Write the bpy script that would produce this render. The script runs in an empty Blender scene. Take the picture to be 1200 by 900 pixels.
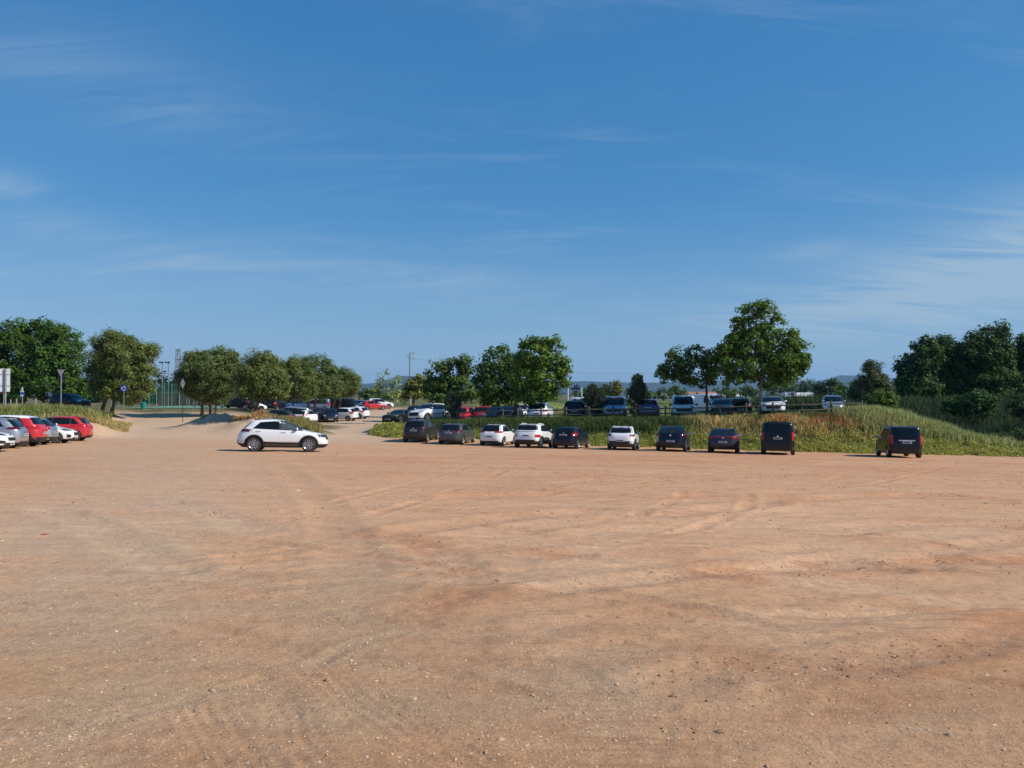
import bpy, bmesh, math, random
import numpy as np
from mathutils import Vector, Matrix
from mathutils.bvhtree import BVHTree

random.seed(7)
RNG = np.random.default_rng(11)
S = bpy.context.scene
C = S.collection
R = math.radians

# ------------------------------------------------------------------ camera
CAM_H, HOR, F, CX = 1.6, 463.0, 900.0, 600.0        # eye height, horizon row and focal length in photo pixels
cam_d = bpy.data.cameras.new('camera')
cam = bpy.data.objects.new('camera', cam_d)
C.objects.link(cam)
cam_d.sensor_width = 36.0
cam_d.lens = 27.0
cam_d.clip_start = 0.1
cam_d.clip_end = 40000.0
cam.location = (0, 0, CAM_H)
cam.rotation_euler = (R(90) + math.atan((HOR - 450.0) / F), 0, 0)
S.camera = cam

# ------------------------------------------------------------------ sun and sky
SUN_AZ, SUN_EL = R(104), R(37)
sun_v = Vector((math.sin(SUN_AZ) * math.cos(SUN_EL), math.cos(SUN_AZ) * math.cos(SUN_EL), math.sin(SUN_EL)))
sd = bpy.data.lights.new('sun', 'SUN')
sd.energy = 5.0
sd.angle = R(0.53)
sd.color = (1.0, 0.945, 0.86)
so = bpy.data.objects.new('sun', sd)
so.rotation_euler = sun_v.to_track_quat('Z', 'Y').to_euler()
so.location = (60, 0, 60)
C.objects.link(so)

world = bpy.data.worlds.new('World')
S.world = world
world.use_nodes = True
wn, wl = world.node_tree.nodes, world.node_tree.links
wn.clear()
def N(nodes, typ, **kw):
    n = nodes.new(typ)
    for k, v in kw.items():
        setattr(n, k, v)
    return n
sky = N(wn, 'ShaderNodeTexSky', sky_type='NISHITA', sun_disc=False, sun_elevation=SUN_EL, sun_rotation=SUN_AZ,
        altitude=200.0, air_density=1.0, dust_density=0.0, ozone_density=6.0)
# the camera's rendering of a clear sky: deeper red channel, fuller green and blue
SKY = 0.088
ssep = N(wn, 'ShaderNodeSeparateColor'); wl.new(sky.outputs[0], ssep.inputs[0])
scmb = N(wn, 'ShaderNodeCombineColor')
for ch, (gain, gam) in enumerate(((0.66, 1.0), (0.648, 0.60), (0.824, 0.46))):
    m0 = N(wn, 'ShaderNodeMath', operation='MULTIPLY'); m0.inputs[1].default_value = SKY; wl.new(ssep.outputs[ch], m0.inputs[0])
    m1 = N(wn, 'ShaderNodeMath', operation='POWER'); m1.inputs[1].default_value = gam; wl.new(m0.outputs[0], m1.inputs[0])
    m2 = N(wn, 'ShaderNodeMath', operation='MULTIPLY'); m2.inputs[1].default_value = gain / SKY; wl.new(m1.outputs[0], m2.inputs[0])
    wl.new(m2.outputs[0], scmb.inputs[ch])
# thin cirrus: the sky direction dropped on to a flat layer far overhead
tc = N(wn, 'ShaderNodeTexCoord')
sep = N(wn, 'ShaderNodeSeparateXYZ')
wl.new(tc.outputs['Generated'], sep.inputs[0])
def wmath(op, a, b=None, clamp=False):
    n = N(wn, 'ShaderNodeMath', operation=op, use_clamp=clamp)
    for i, v in enumerate((a, b)):
        if v is None: continue
        if isinstance(v, (int, float)): n.inputs[i].default_value = v
        else: wl.new(v, n.inputs[i])
    return n.outputs[0]
zz = wmath('ADD', wmath('MAXIMUM', sep.outputs[2], 0.0), 0.16)
u = wmath('DIVIDE', sep.outputs[0], zz)
v = wmath('DIVIDE', sep.outputs[1], zz)
comb = N(wn, 'ShaderNodeCombineXYZ')
wl.new(u, comb.inputs[0]); wl.new(v, comb.inputs[1])
mp = N(wn, 'ShaderNodeMapping')
mp.inputs['Rotation'].default_value = (0, 0, R(14))
mp.inputs['Scale'].default_value = (0.55, 2.3, 1.0)
wl.new(comb.outputs[0], mp.inputs[0])
n1 = N(wn, 'ShaderNodeTexNoise')
n1.inputs['Scale'].default_value = 1.9; n1.inputs['Detail'].default_value = 9.0
n1.inputs['Roughness'].default_value = 0.70; n1.inputs['Distortion'].default_value = 0.9
wl.new(mp.outputs[0], n1.inputs['Vector'])
mp2 = N(wn, 'ShaderNodeMapping')
mp2.inputs['Location'].default_value = (3.1, 1.7, 0)
mp2.inputs['Scale'].default_value = (0.5, 0.9, 1.0)
wl.new(comb.outputs[0], mp2.inputs[0])
n2 = N(wn, 'ShaderNodeTexNoise')
n2.inputs['Scale'].default_value = 1.1; n2.inputs['Detail'].default_value = 3.0
wl.new(mp2.outputs[0], n2.inputs['Vector'])
def wramp(src, lo, hi):
    n = N(wn, 'ShaderNodeMapRange', interpolation_type='SMOOTHSTEP')
    n.inputs[1].default_value = lo; n.inputs[2].default_value = hi
    wl.new(src, n.inputs[0])
    return n.outputs[0]
cl = wmath('MULTIPLY', wramp(n1.outputs[0], 0.46, 0.86), wmath('MULTIPLY', wramp(n2.outputs[0], 0.42, 0.70), 0.55))
# two wisps seen in the picture: one low on the sun's side, one higher on the other
def wisp(px, py, sx, sy, amt, rot):
    d = Vector(((px - CX) / F, 1.0, (HOR - py) / F)).normalized()
    nrm = N(wn, 'ShaderNodeVectorMath', operation='NORMALIZE')
    wl.new(tc.outputs['Generated'], nrm.inputs[0])
    az = wmath('ARCTAN2', sep.outputs[0], sep.outputs[1])
    sp = N(wn, 'ShaderNodeSeparateXYZ'); wl.new(nrm.outputs[0], sp.inputs[0])
    el = wmath('ARCSINE', sp.outputs[2])
    da = wmath('SUBTRACT', az, math.atan2(d.x, d.y)); de = wmath('SUBTRACT', el, math.asin(d.z))
    a = wmath('ADD', wmath('MULTIPLY', da, math.cos(rot)), wmath('MULTIPLY', de, math.sin(rot)))
    b = wmath('SUBTRACT', wmath('MULTIPLY', de, math.cos(rot)), wmath('MULTIPLY', da, math.sin(rot)))
    q = wmath('ADD', wmath('POWER', wmath('ABSOLUTE', wmath('DIVIDE', a, sx)), 2.0), wmath('POWER', wmath('ABSOLUTE', wmath('DIVIDE', b, sy)), 2.0))
    g = wmath('POWER', 2.718, wmath('MULTIPLY', q, -1.0))
    return wmath('MULTIPLY', wmath('MULTIPLY', g, wramp(n1.outputs[0], 0.28, 0.70)), amt * 1.7)
for args in ((1200, 300, 0.22, 0.055, 0.85, R(14)), (1090, 345, 0.3, 0.03, 0.3, R(3)), (10, 225, 0.055, 0.022, 0.5, R(-10)),
             (180, 295, 0.16, 0.018, 0.24, R(-8)), (180, 125, 0.2, 0.03, 0.13, R(-6)), (430, 320, 0.20, 0.02, 0.18, R(-5)),
             (955, 292, 0.045, 0.010, 0.30, R(4)), (660, 10, 0.14, 0.025, 0.06, R(-8)), (150, 115, 0.28, 0.07, 0.06, R(-5)), (60, 60, 0.2, 0.05, 0.10, R(-5)), (520, 335, 0.3, 0.03, 0.12, R(-4)), (100, 320, 0.3, 0.02, 0.16, R(-2))):
    cl = wmath('ADD', cl, wisp(*args))
# the veil thickens towards the horizon, where the sight line runs longest through it
veil = wmath('MULTIPLY', wramp(sep.outputs[2], 0.26, 0.02), 0.30)
clm = wmath('MINIMUM', wmath('ADD', wmath('MULTIPLY', wmath('MINIMUM', cl, 1.0), 0.60), veil), 0.7)
mixc = N(wn, 'ShaderNodeMixRGB')
mixc.inputs[2].default_value = (4.9, 6.3, 7.5, 1)
wl.new(clm, mixc.inputs[0]); wl.new(scmb.outputs[0], mixc.inputs[1])
bg = N(wn, 'ShaderNodeBackground')
bg.inputs['Strength'].default_value = SKY
wl.new(mixc.outputs[0], bg.inputs['Color'])
wo = N(wn, 'ShaderNodeOutputWorld')
wl.new(bg.outputs[0], wo.inputs['Surface'])

S.view_settings.view_transform = 'Standard'
S.view_settings.look = 'None'
S.view_settings.exposure = 0.0
S.view_settings.gamma = 1.0
S.view_settings.use_curve_mapping = False

# ------------------------------------------------------------------ helpers
def tag(o, label=None, cat=None, group=None, kind=None):
    if label: o['label'] = label
    if cat: o['category'] = cat
    if group: o['group'] = group
    if kind: o['kind'] = kind
    return o

def link(name, me, mats=(), parent=None):
    o = bpy.data.objects.new(name, me)
    C.objects.link(o)
    if me is not None:
        for m in (mats if isinstance(mats, (list, tuple)) else [mats]):
            if len(me.materials) < len(mats if isinstance(mats, (list, tuple)) else [mats]):
                me.materials.append(m)
    if parent: o.parent = parent
    return o

def mesh_np(name, v, f, smooth=False, cols=None, attr='tint'):
    v = np.asarray(v, np.float32); f = np.asarray(f, np.int32)
    me = bpy.data.meshes.new(name)
    k = f.shape[1]
    me.vertices.add(len(v)); me.vertices.foreach_set('co', v.ravel())
    me.loops.add(f.size); me.loops.foreach_set('vertex_index', f.ravel())
    me.polygons.add(len(f))
    me.polygons.foreach_set('loop_start', np.arange(0, f.size, k, dtype=np.int32))
    me.polygons.foreach_set('loop_total', np.full(len(f), k, np.int32))
    if smooth: me.polygons.foreach_set('use_smooth', np.ones(len(f), bool))
    me.update(calc_edges=True)
    if cols is not None:
        a = me.attributes.new(attr, 'FLOAT_COLOR', 'POINT')
        c4 = np.ones((len(v), 4), np.float32); c4[:, :cols.shape[1]] = cols
        a.data.foreach_set('color', c4.ravel())
    return me

class MB:
    """collects boxes, tubes and lathes for one mesh"""
    def __init__(s): s.v, s.f = [], []
    def add(s, v, f):
        n = len(s.v); s.v += [tuple(p) for p in v]; s.f += [tuple(i + n for i in q) for q in f]
    def box(s, c, d, m=None):
        x, y, z = d[0] / 2, d[1] / 2, d[2] / 2
        v = [Vector((i * x, j * y, k * z)) for i in (-1, 1) for j in (-1, 1) for k in (-1, 1)]
        if m is not None: v = [m @ p for p in v]
        v = [p + Vector(c) for p in v]
        s.add(v, [(0, 1, 3, 2), (4, 6, 7, 5), (0, 4, 5, 1), (2, 3, 7, 6), (0, 2, 6, 4), (1, 5, 7, 3)])
        return s
    def tube(s, pts, rad, n=8, cap=True):
        pts = [Vector(p) for p in pts]
        rad = rad if isinstance(rad, (list, tuple)) else [rad] * len(pts)
        rings = []
        for i, p in enumerate(pts):
            t = (pts[min(i + 1, len(pts) - 1)] - pts[max(i - 1, 0)]).normalized()
            a = t.cross(Vector((0.31, 0.95, 0.05)));
            if a.length < 0.1: a = t.cross(Vector((1, 0, 0)))
            a.normalize(); b = t.cross(a)
            rings.append([p + (a * math.cos(2 * math.pi * k / n) + b * math.sin(2 * math.pi * k / n)) * rad[i] for k in range(n)])
        v = [q for r in rings for q in r]; f = []
        for i in range(len(rings) - 1):
            for k in range(n):
                f.append((i * n + k, i * n + (k + 1) % n, (i + 1) * n + (k + 1) % n, (i + 1) * n + k))
        if cap:
            f.append(tuple(range(n - 1, -1, -1))); f.append(tuple((len(rings) - 1) * n + k for k in range(n)))
        s.add(v, f); return s
    def prism(s, poly, y0, y1):
        """polygon in x,z pulled along y"""
        n = len(poly)
        v = [(x, y0, z) for x, z in poly] + [(x, y1, z) for x, z in poly]
        f = [tuple(range(n)), tuple(range(2 * n - 1, n - 1, -1))] + [(i, i + n, (i + 1) % n + n, (i + 1) % n) for i in range(n)]
        s.add(v, f); return s
    def lathe(s, prof, n=24, axis='x'):
        """profile of (along axis, radius)"""
        v, f = [], []
        for a, r in prof:
            for k in range(n):
                c, q = r * math.cos(2 * math.pi * k / n), r * math.sin(2 * math.pi * k / n)
                v.append((a, c, q) if axis == 'x' else (c, q, a) if axis == 'z' else (c, a, q))
        for i in range(len(prof) - 1):
            for k in range(n):
                f.append((i * n + k, i * n + (k + 1) % n, (i + 1) * n + (k + 1) % n, (i + 1) * n + k))
        s.add(v, f); return s
    def mesh(s, name, smooth=False, angle=35):
        me = bpy.data.meshes.new(name)
        me.from_pydata(s.v, [], s.f); me.validate()
        bm = bmesh.new(); bm.from_mesh(me); bmesh.ops.recalc_face_normals(bm, faces=bm.faces); bm.to_mesh(me); bm.free()
        if smooth:
            for p in me.polygons: p.use_smooth = True
            me.set_sharp_from_angle(angle=R(angle))
        return me
    def build(s, name, mat, parent=None, smooth=False):
        return link(name, s.mesh(name, smooth), [mat], parent)

def empty(name, loc, parent=None):
    o = bpy.data.objects.new(name, None)
    o.empty_display_size = 0.3
    o.location = loc
    C.objects.link(o)
    if parent: o.parent = parent
    return o

def children(o): return list(o.children)
def copy_tree(o, parent=None):
    c = o.copy(); C.objects.link(c)
    if parent is not None: c.parent = parent
    for ch in children(o): copy_tree(ch, c)
    return c

def _hash(ix, iy, seed):
    h = (ix.astype(np.int64) * 374761393 + iy.astype(np.int64) * 668265263 + seed * 1442695041) & 0xFFFFFFFF
    h = ((h ^ (h >> 13)) * 1274126177) & 0xFFFFFFFF
    h = ((h ^ (h >> 16)) * 2246822519) & 0xFFFFFFFF
    return ((h ^ (h >> 15)) & 0xFFFFFF) / float(0xFFFFFF)
def vnoise(x, y, seed=0):
    x = np.asarray(x, float); y = np.asarray(y, float)
    ix, iy = np.floor(x), np.floor(y); fx, fy = x - ix, y - iy
    fx = fx * fx * (3 - 2 * fx); fy = fy * fy * (3 - 2 * fy)
    a, b = _hash(ix, iy, seed), _hash(ix + 1, iy, seed); c, d = _hash(ix, iy + 1, seed), _hash(ix + 1, iy + 1, seed)
    return (a + (b - a) * fx) * (1 - fy) + (c + (d - c) * fx) * fy
def fbm(x, y, seed=0, oct=3):
    s, a, t = 0, 1.0, 0
    for i in range(oct):
        s = s + a * vnoise(x * 2 ** i, y * 2 ** i, seed + i * 17); t += a; a *= 0.55
    return s / t
def sst(a, b, x):
    t = np.clip((np.asarray(x, float) - a) / (b - a), 0, 1)
    return t * t * (3 - 2 * t)

# ------------------------------------------------------------------ materials
def mat(name, col, rough=0.6, metal=0.0, spec=0.5, coat=0.0, noise=None, bump=None):
    """principled; noise = (scale, second colour), bump = (scale, strength)"""
    m = bpy.data.materials.new(name); m.use_nodes = True
    nt = m.node_tree; b = nt.nodes['Principled BSDF']
    b.inputs['Base Color'].default_value = (*col, 1); b.inputs['Roughness'].default_value = rough
    b.inputs['Metallic'].default_value = metal; b.inputs['Specular IOR Level'].default_value = spec
    b.inputs['Coat Weight'].default_value = coat; b.inputs['Coat Roughness'].default_value = 0.06
    if noise or bump:
        t = N(nt.nodes, 'ShaderNodeTexCoord')
    if noise:
        n = N(nt.nodes, 'ShaderNodeTexNoise'); n.inputs['Scale'].default_value = noise[0]; n.inputs['Detail'].default_value = 5
        nt.links.new(t.outputs['Object'], n.inputs['Vector'])
        mx = N(nt.nodes, 'ShaderNodeMixRGB'); mx.inputs[1].default_value = (*col, 1); mx.inputs[2].default_value = (*noise[1], 1)
        rp = N(nt.nodes, 'ShaderNodeMapRange'); rp.inputs[1].default_value = 0.38; rp.inputs[2].default_value = 0.65
        nt.links.new(n.outputs[0], rp.inputs[0]); nt.links.new(rp.outputs[0], mx.inputs[0]); nt.links.new(mx.outputs[0], b.inputs['Base Color'])
    if bump:
        n = N(nt.nodes, 'ShaderNodeTexNoise'); n.inputs['Scale'].default_value = bump[0]; n.inputs['Detail'].default_value = 4
        nt.links.new(t.outputs['Object'], n.inputs['Vector'])
        bp = N(nt.nodes, 'ShaderNodeBump'); bp.inputs['Strength'].default_value = bump[1]; bp.inputs['Distance'].default_value = 0.02
        nt.links.new(n.outputs[0], bp.inputs['Height']); nt.links.new(bp.outputs[0], b.inputs['Normal'])
    return m

def foliage_mat(name, trans=0.3, rough=0.7, gain=1.0):
    """leaf colour comes from each leaf's own tint; part of the light passes through"""
    m = bpy.data.materials.new(name); m.use_nodes = True
    nt = m.node_tree; b = nt.nodes['Principled BSDF']; out = nt.nodes['Material Output']
    a = N(nt.nodes, 'ShaderNodeAttribute', attribute_name='tint')
    b.inputs['Roughness'].default_value = rough; b.inputs['Specular IOR Level'].default_value = 0.2
    nt.links.new(a.outputs['Color'], b.inputs['Base Color'])
    tr = N(nt.nodes, 'ShaderNodeBsdfTranslucent')
    hs = N(nt.nodes, 'ShaderNodeHueSaturation'); hs.inputs['Value'].default_value = 1.25; hs.inputs['Hue'].default_value = 0.485
    nt.links.new(a.outputs['Color'], hs.inputs['Color']); nt.links.new(hs.outputs[0], tr.inputs['Color'])
    mx = N(nt.nodes, 'ShaderNodeMixShader'); mx.inputs[0].default_value = trans
    nt.links.new(b.outputs[0], mx.inputs[1]); nt.links.new(tr.outputs[0], mx.inputs[2]); nt.links.new(mx.outputs[0], out.inputs['Surface'])
    return m

def paint(name, col, metal=0.0, rough=0.32):
    """car paint with a clear coat and a film of pale dust towards the sills"""
    m = mat(name, col, rough, metal, 0.5 if max(col) > .1 else .3, 0.8 if max(col) > .1 else .22)
    nt = m.node_tree; b = nt.nodes['Principled BSDF']
    t = N(nt.nodes, 'ShaderNodeTexCoord'); sp = N(nt.nodes, 'ShaderNodeSeparateXYZ'); nt.links.new(t.outputs['Object'], sp.inputs[0])
    n = N(nt.nodes, 'ShaderNodeTexNoise'); n.inputs['Scale'].default_value = 2.2; n.inputs['Detail'].default_value = 5
    nt.links.new(t.outputs['Object'], n.inputs['Vector'])
    rp = N(nt.nodes, 'ShaderNodeMapRange'); rp.inputs[1].default_value = 0.9; rp.inputs[2].default_value = 0.2; rp.inputs[3].default_value = 0; rp.inputs[4].default_value = 0.24 if max(col) > .1 else .10
    nt.links.new(sp.outputs[2], rp.inputs[0])
    mu = N(nt.nodes, 'ShaderNodeMath', operation='MULTIPLY'); nt.links.new(rp.outputs[0], mu.inputs[0]); nt.links.new(n.outputs[0], mu.inputs[1])
    mx = N(nt.nodes, 'ShaderNodeMixRGB'); mx.inputs[1].default_value = (*col, 1); mx.inputs[2].default_value = (0.30, 0.22, 0.165, 1)
    nt.links.new(mu.outputs[0], mx.inputs[0]); nt.links.new(mx.outputs[0], b.inputs['Base Color'])
    return m

M = dict(
    glass=mat('tinted_glass', (0.008, 0.010, 0.013), 0.05, 0, 0.35),
    pale_glass=mat('lightened_glass', (0.07, 0.085, 0.08), 0.04, 0, 0.6),  # opaque pane; the light seen through it is put into the colour
    black=mat('black_plastic', (0.018, 0.018, 0.02), 0.55),
    dark_metal=mat('dark_metal', (0.05, 0.05, 0.055), 0.45, 0.6),
    tyre=mat('tyre_rubber', (0.025, 0.024, 0.023), 0.85, noise=(9, (0.06, 0.05, 0.042))),
    rim=mat('alloy_rim', (0.62, 0.63, 0.65), 0.3, 0.9),
    rim_dark=mat('dark_disc_metal', (0.03, 0.03, 0.033), 0.5, 0.5),  # dark metal of the discs behind the spokes
    head=mat('headlamp_glass', (0.55, 0.58, 0.6), 0.08, 0.5, 0.8),
    head_dark=mat('smoked_headlamp', (0.05, 0.055, 0.06), 0.08, 0.3, 0.8),
    tail=mat('tail_lamp_red', (0.42, 0.012, 0.014), 0.12, 0, 0.6),
    tail_dark=mat('tail_lamp_smoked', (0.10, 0.006, 0.01), 0.1, 0, 0.6),
    plate=mat('number_plate_white', (0.72, 0.72, 0.70), 0.4),
    ink=mat('plate_ink', (0.02, 0.02, 0.025), 0.5),
    chrome=mat('chrome', (0.75, 0.76, 0.78), 0.15, 1.0),
    seat=mat('cabin_fabric', (0.05, 0.05, 0.055), 0.8),
    bark=mat('bark', (0.13, 0.095, 0.07), 0.9, noise=(7, (0.06, 0.045, 0.035)), bump=(16, 0.8)),
    pale_bark=mat('plane_bark', (0.30, 0.28, 0.23), 0.85, noise=(4, (0.14, 0.13, 0.10)), bump=(14, 0.5)),
    pine_bark=mat('pine_bark', (0.19, 0.125, 0.085), 0.9, noise=(6, (0.08, 0.055, 0.04)), bump=(12, 0.9)),
    leaf=foliage_mat('broad_leaf', 0.34), needle=foliage_mat('pine_needle', 0.18, 0.7), weed=foliage_mat('weed_leaf', 0.3, 0.7),
    wood=mat('weathered_wood', (0.16, 0.14, 0.095), 0.85, noise=(12, (0.08, 0.07, 0.05)), bump=(30, 0.4)),
    galv=mat('galvanised_steel', (0.36, 0.37, 0.38), 0.5, 0.6, noise=(5, (0.27, 0.28, 0.29))),
    white=mat('white_enamel', (0.74, 0.75, 0.76), 0.45, noise=(3, (0.62, 0.63, 0.64))),
    sign_grey=mat('sign_back_grey', (0.42, 0.42, 0.45), 0.5, 0.2, noise=(4, (0.33, 0.33, 0.36))),
    sign_blue=mat('sign_blue', (0.01, 0.06, 0.42), 0.4),
    sign_red=mat('sign_red', (0.5, 0.03, 0.03), 0.4),
    dark_blue=mat('dark_blue_panel', (0.015, 0.03, 0.09), 0.5),
    concrete=mat('concrete', (0.36, 0.35, 0.33), 0.85, noise=(3, (0.28, 0.27, 0.25))),
    teal=mat('teal_plastic', (0.01, 0.22, 0.20), 0.45),
    court=mat('green_court', (0.12, 0.27, 0.17), 0.8, noise=(2, (0.16, 0.30, 0.2))),
    post_green=mat('green_post', (0.10, 0.24, 0.17), 0.5),
    wall_red=mat('red_brown_wall', (0.17, 0.062, 0.042), 0.85, noise=(1.5, (0.13, 0.05, 0.036))),
    render=mat('pale_render', (0.60, 0.57, 0.52), 0.85, noise=(0.6, (0.52, 0.5, 0.45))),
    tiles=mat('clay_roof', (0.38, 0.17, 0.10), 0.8, noise=(0.8, (0.30, 0.14, 0.085))),
    trailer=mat('trailer_white', (0.78, 0.78, 0.80), 0.4),
    trailer_grey=mat('trailer_grey', (0.18, 0.18, 0.21), 0.5),
    hill=mat('wooded_hill', (0.026, 0.042, 0.030), 0.95, noise=(0.004, (0.045, 0.055, 0.036))),
    skin=mat('skin', (0.45, 0.27, 0.19), 0.55), hair=mat('hair', (0.025, 0.018, 0.014), 0.7),
    shirt=mat('red_brown_shirt', (0.20, 0.05, 0.04), 0.8), trousers=mat('dark_trousers', (0.02, 0.02, 0.028), 0.8),
    wire=mat('wire', (0.05, 0.05, 0.05), 0.6),
    mast=mat('weathered_mast', (0.17, 0.145, 0.14), 0.7, 0.3),
    brickred=mat('red_shard', (0.42, 0.10, 0.05), 0.9),
    litter=mat('white_litter', (0.7, 0.7, 0.68), 0.7),
)
def net_mat():
    m = bpy.data.materials.new('green_net'); m.use_nodes = True
    nt = m.node_tree; b = nt.nodes['Principled BSDF']; out = nt.nodes['Material Output']
    b.inputs['Base Color'].default_value = (0.05, 0.20, 0.14, 1); b.inputs['Roughness'].default_value = 0.7
    tr = N(nt.nodes, 'ShaderNodeBsdfTransparent'); mx = N(nt.nodes, 'ShaderNodeMixShader'); mx.inputs[0].default_value = 0.30
    nt.links.new(tr.outputs[0], mx.inputs[1]); nt.links.new(b.outputs[0], mx.inputs[2]); nt.links.new(mx.outputs[0], out.inputs['Surface'])
    return m
M['net'] = net_mat()
P = dict(
    white=paint('paint_white', (0.84, 0.84, 0.83)), silver=paint('paint_silver', (0.50, 0.51, 0.53), 0.75, 0.3),
    dark_grey=paint('paint_dark_grey', (0.035, 0.038, 0.038), 0.3), grey=paint('paint_grey', (0.095, 0.098, 0.10), 0.4),
    black=paint('paint_black', (0.006, 0.006, 0.007)), navy=paint('paint_navy', (0.006, 0.008, 0.022)),
    purple=paint('paint_purple_grey', (0.05, 0.043, 0.06), 0.3), red=paint('paint_red', (0.52, 0.014, 0.022)),
    blue=paint('paint_blue', (0.035, 0.10, 0.24), 0.4), pale_blue=paint('paint_pale_blue', (0.20, 0.29, 0.40), 0.4),
    green=paint('paint_dark_green', (0.025, 0.045, 0.042), 0.4), violet=paint('paint_violet_blue', (0.03, 0.035, 0.14), 0.3),
)

# ------------------------------------------------------------------ terrain
FOOT_X = [-60, -14.0, -12.5, -10, -2.7, 2.5, 6.1, 11.9, 20.2, 28, 33, 60, 9000]
FOOT_Y = [70, 68, 66, 62, 60, 57, 55, 53.5, 50.8, 50.3, 49.5, 48, 48]
CREST_X = [-14, -11, 0.5, 6.7, 13.6, 19, 25, 27.0, 29.3, 33, 38, 60]
CREST_Z = [-1.2, -0.95, -0.48, -0.3, -0.17, 0.04, 0.22, 0.05, -0.65, -1.85, -2.2, -2.2]
def foot(x): return np.interp(x, FOOT_X, FOOT_Y)
def lot_plane(x, y): return -0.0366 * y - 0.017 * x
def ground(x, y):
    x = np.asarray(x, float); y = np.asarray(y, float)
    L = lot_plane(np.clip(x, -90, 90), np.clip(y, -60, 70))
    far = -0.15 + 0.25 * (vnoise(x / 60, y / 60, 3) - 0.5)
    # track between the pines and the lower car park beyond it
    ys = [0, 52, 57, 62, 70, 75, 90, 96, 130, 200, 9000]
    road = np.interp(y, [57, 62, 75, 90, 96, 9000], [-1.62, -1.58, -1.1, -0.22, -0.08, -0.08])
    mid = np.interp(y, [57, 70, 87, 120, 160, 9000], [-1.88, -1.75, -1.4, -0.67, -0.2, -0.15])
    yy = np.maximum(y, 1.0); uu = x / yy
    low = road + (mid - road) * sst(-0.37, -0.27, uu)
    z = L + (low - L) * sst(50, 62, y)
    # upland behind the other row of cars
    xb = -29.6 - (y - 55) * 0.42
    wl_ = sst(-1.0, 5.0, xb - x) * sst(51, 60, y)
    z = z + (0.1 - z) * wl_
    # bank and the raised car park on it
    t = y - foot(x)
    cz = np.interp(x, CREST_X, CREST_Z)
    behind = np.interp(x, [26, 34, 60], [0, 1, 1])
    cz2 = cz + (np.where(x > 27, 0.0, cz) - cz) * sst(12, 30, t)
    gully = -0.9 * sst(5, 8, t) * (1 - sst(10, 22, t)) * behind * 0.6
    up = cz2 + gully - .30 * sst(5.6, 8.5, t) * (1 - sst(24, 27, x))
    up = up + (far - up) * sst(25, 90, t)
    wb = sst(-0.2, 4.3, t) * sst(-14.5, -10.5, x + np.minimum(np.maximum(t - 5, 0) * 0.12, 5.0))
    z = z + (up - z) * wb
    # earth mounds beside the track
    for cx, cy, h, rx, ry in ((-26.6, 67.2, 0.95, 2.6, 2.4), (-21.6, 64.8, 0.95, 2.4, 2.2), (-24.2, 68.5, 0.6, 2.4, 2.4), (-17.6, 63, 1.15, 2.4, 2.4), (-20.3, 65.5, 0.5, 2.4, 2.4), (-32.0, 59.0, 0.75, 1.7, 2.4), (-35.4, 66, 0.4, 2.4, 4)):
        z = z + h * np.exp(-((x - cx) / rx) ** 2 - ((y - cy) / ry) ** 2) * (.62 + .76 * fbm(x / .9, y / .9, 77, 4))
    return z
def gz(x, y): return float(ground(np.array([x]), np.array([y]))[0])
def wpt(px, py, d): return ((px - CX) / F * d, d, CAM_H - (py - HOR) / F * d)
def wx(px, d): return (px - CX) / F * d
def lot_at(px, py):
    t = (px - CX) / F
    d = CAM_H / max((py - HOR) / F - 0.0366 - 0.017 * t, 0.004)
    return t * d, d
# ------------------------------------------------------------------ ground sheet
# a fan of rows and columns, close together near the viewer and wide apart far away
sv = np.linspace(-1.12, 1.12, 620)
ysl = []
g = 2.5
while g < 95: ysl.append(g); g += .0068 * g if g < 30 else .0085 * g
st = .9
while g < 11500: ysl.append(g); g += st; st *= 1.14
g = 2.5; st = .25
while g > -400: g -= st; ysl.append(g); st *= 1.13
ysg = np.array(sorted(ysl)); fan = np.abs(ysg) + 2.5
side = np.cumsum(.6 * 1.3 ** np.arange(36)); side = side[side < 12000]
X = np.concatenate([-(1.12 * fan)[:, None] - side[::-1][None, :], sv[None, :] * fan[:, None], (1.12 * fan)[:, None] + side[None, :]], 1)
Y = np.repeat(ysg[:, None], X.shape[1], 1); ns_side = len(side)
Z = ground(X, Y)

def seg_dist(x, y, pts):
    """distance to a polyline, distance along it, signed side"""
    best = np.full(x.shape, 1e9); along = np.zeros(x.shape); side = np.zeros(x.shape); acc = 0
    for (ax, ay), (bx, by) in zip(pts[:-1], pts[1:]):
        dx, dy = bx - ax, by - ay; L = math.hypot(dx, dy) + 1e-9
        t = np.clip(((x - ax) * dx + (y - ay) * dy) / L ** 2, 0, 1)
        ex, ey = x - ax - t * dx, y - ay - t * dy
        d = np.sqrt(ex * ex + ey * ey); m = d < best
        best = np.where(m, d, best); along = np.where(m, acc + t * L, along); side = np.where(m, (dx * ey - dy * ex) / L, side)
        acc += L
    return best, along, side
def track_pts(px): return [lot_at(a, b) for a, b in px]

lot = (1 - sst(0.0, 1.2, Y - foot(X))) * sst(-6, 2, 70 - Y)
near = (Y > 2.4) & (Y < 60) & (np.abs(X) < 46)
dz = np.zeros_like(Z); red = np.zeros_like(Z); grv = np.zeros_like(Z); sand = np.zeros_like(Z)
xn, yn = X[near], Y[near]
warp = 0.35 * (fbm(xn * 0.9, yn * 0.9, 91) - 0.5)
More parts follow.
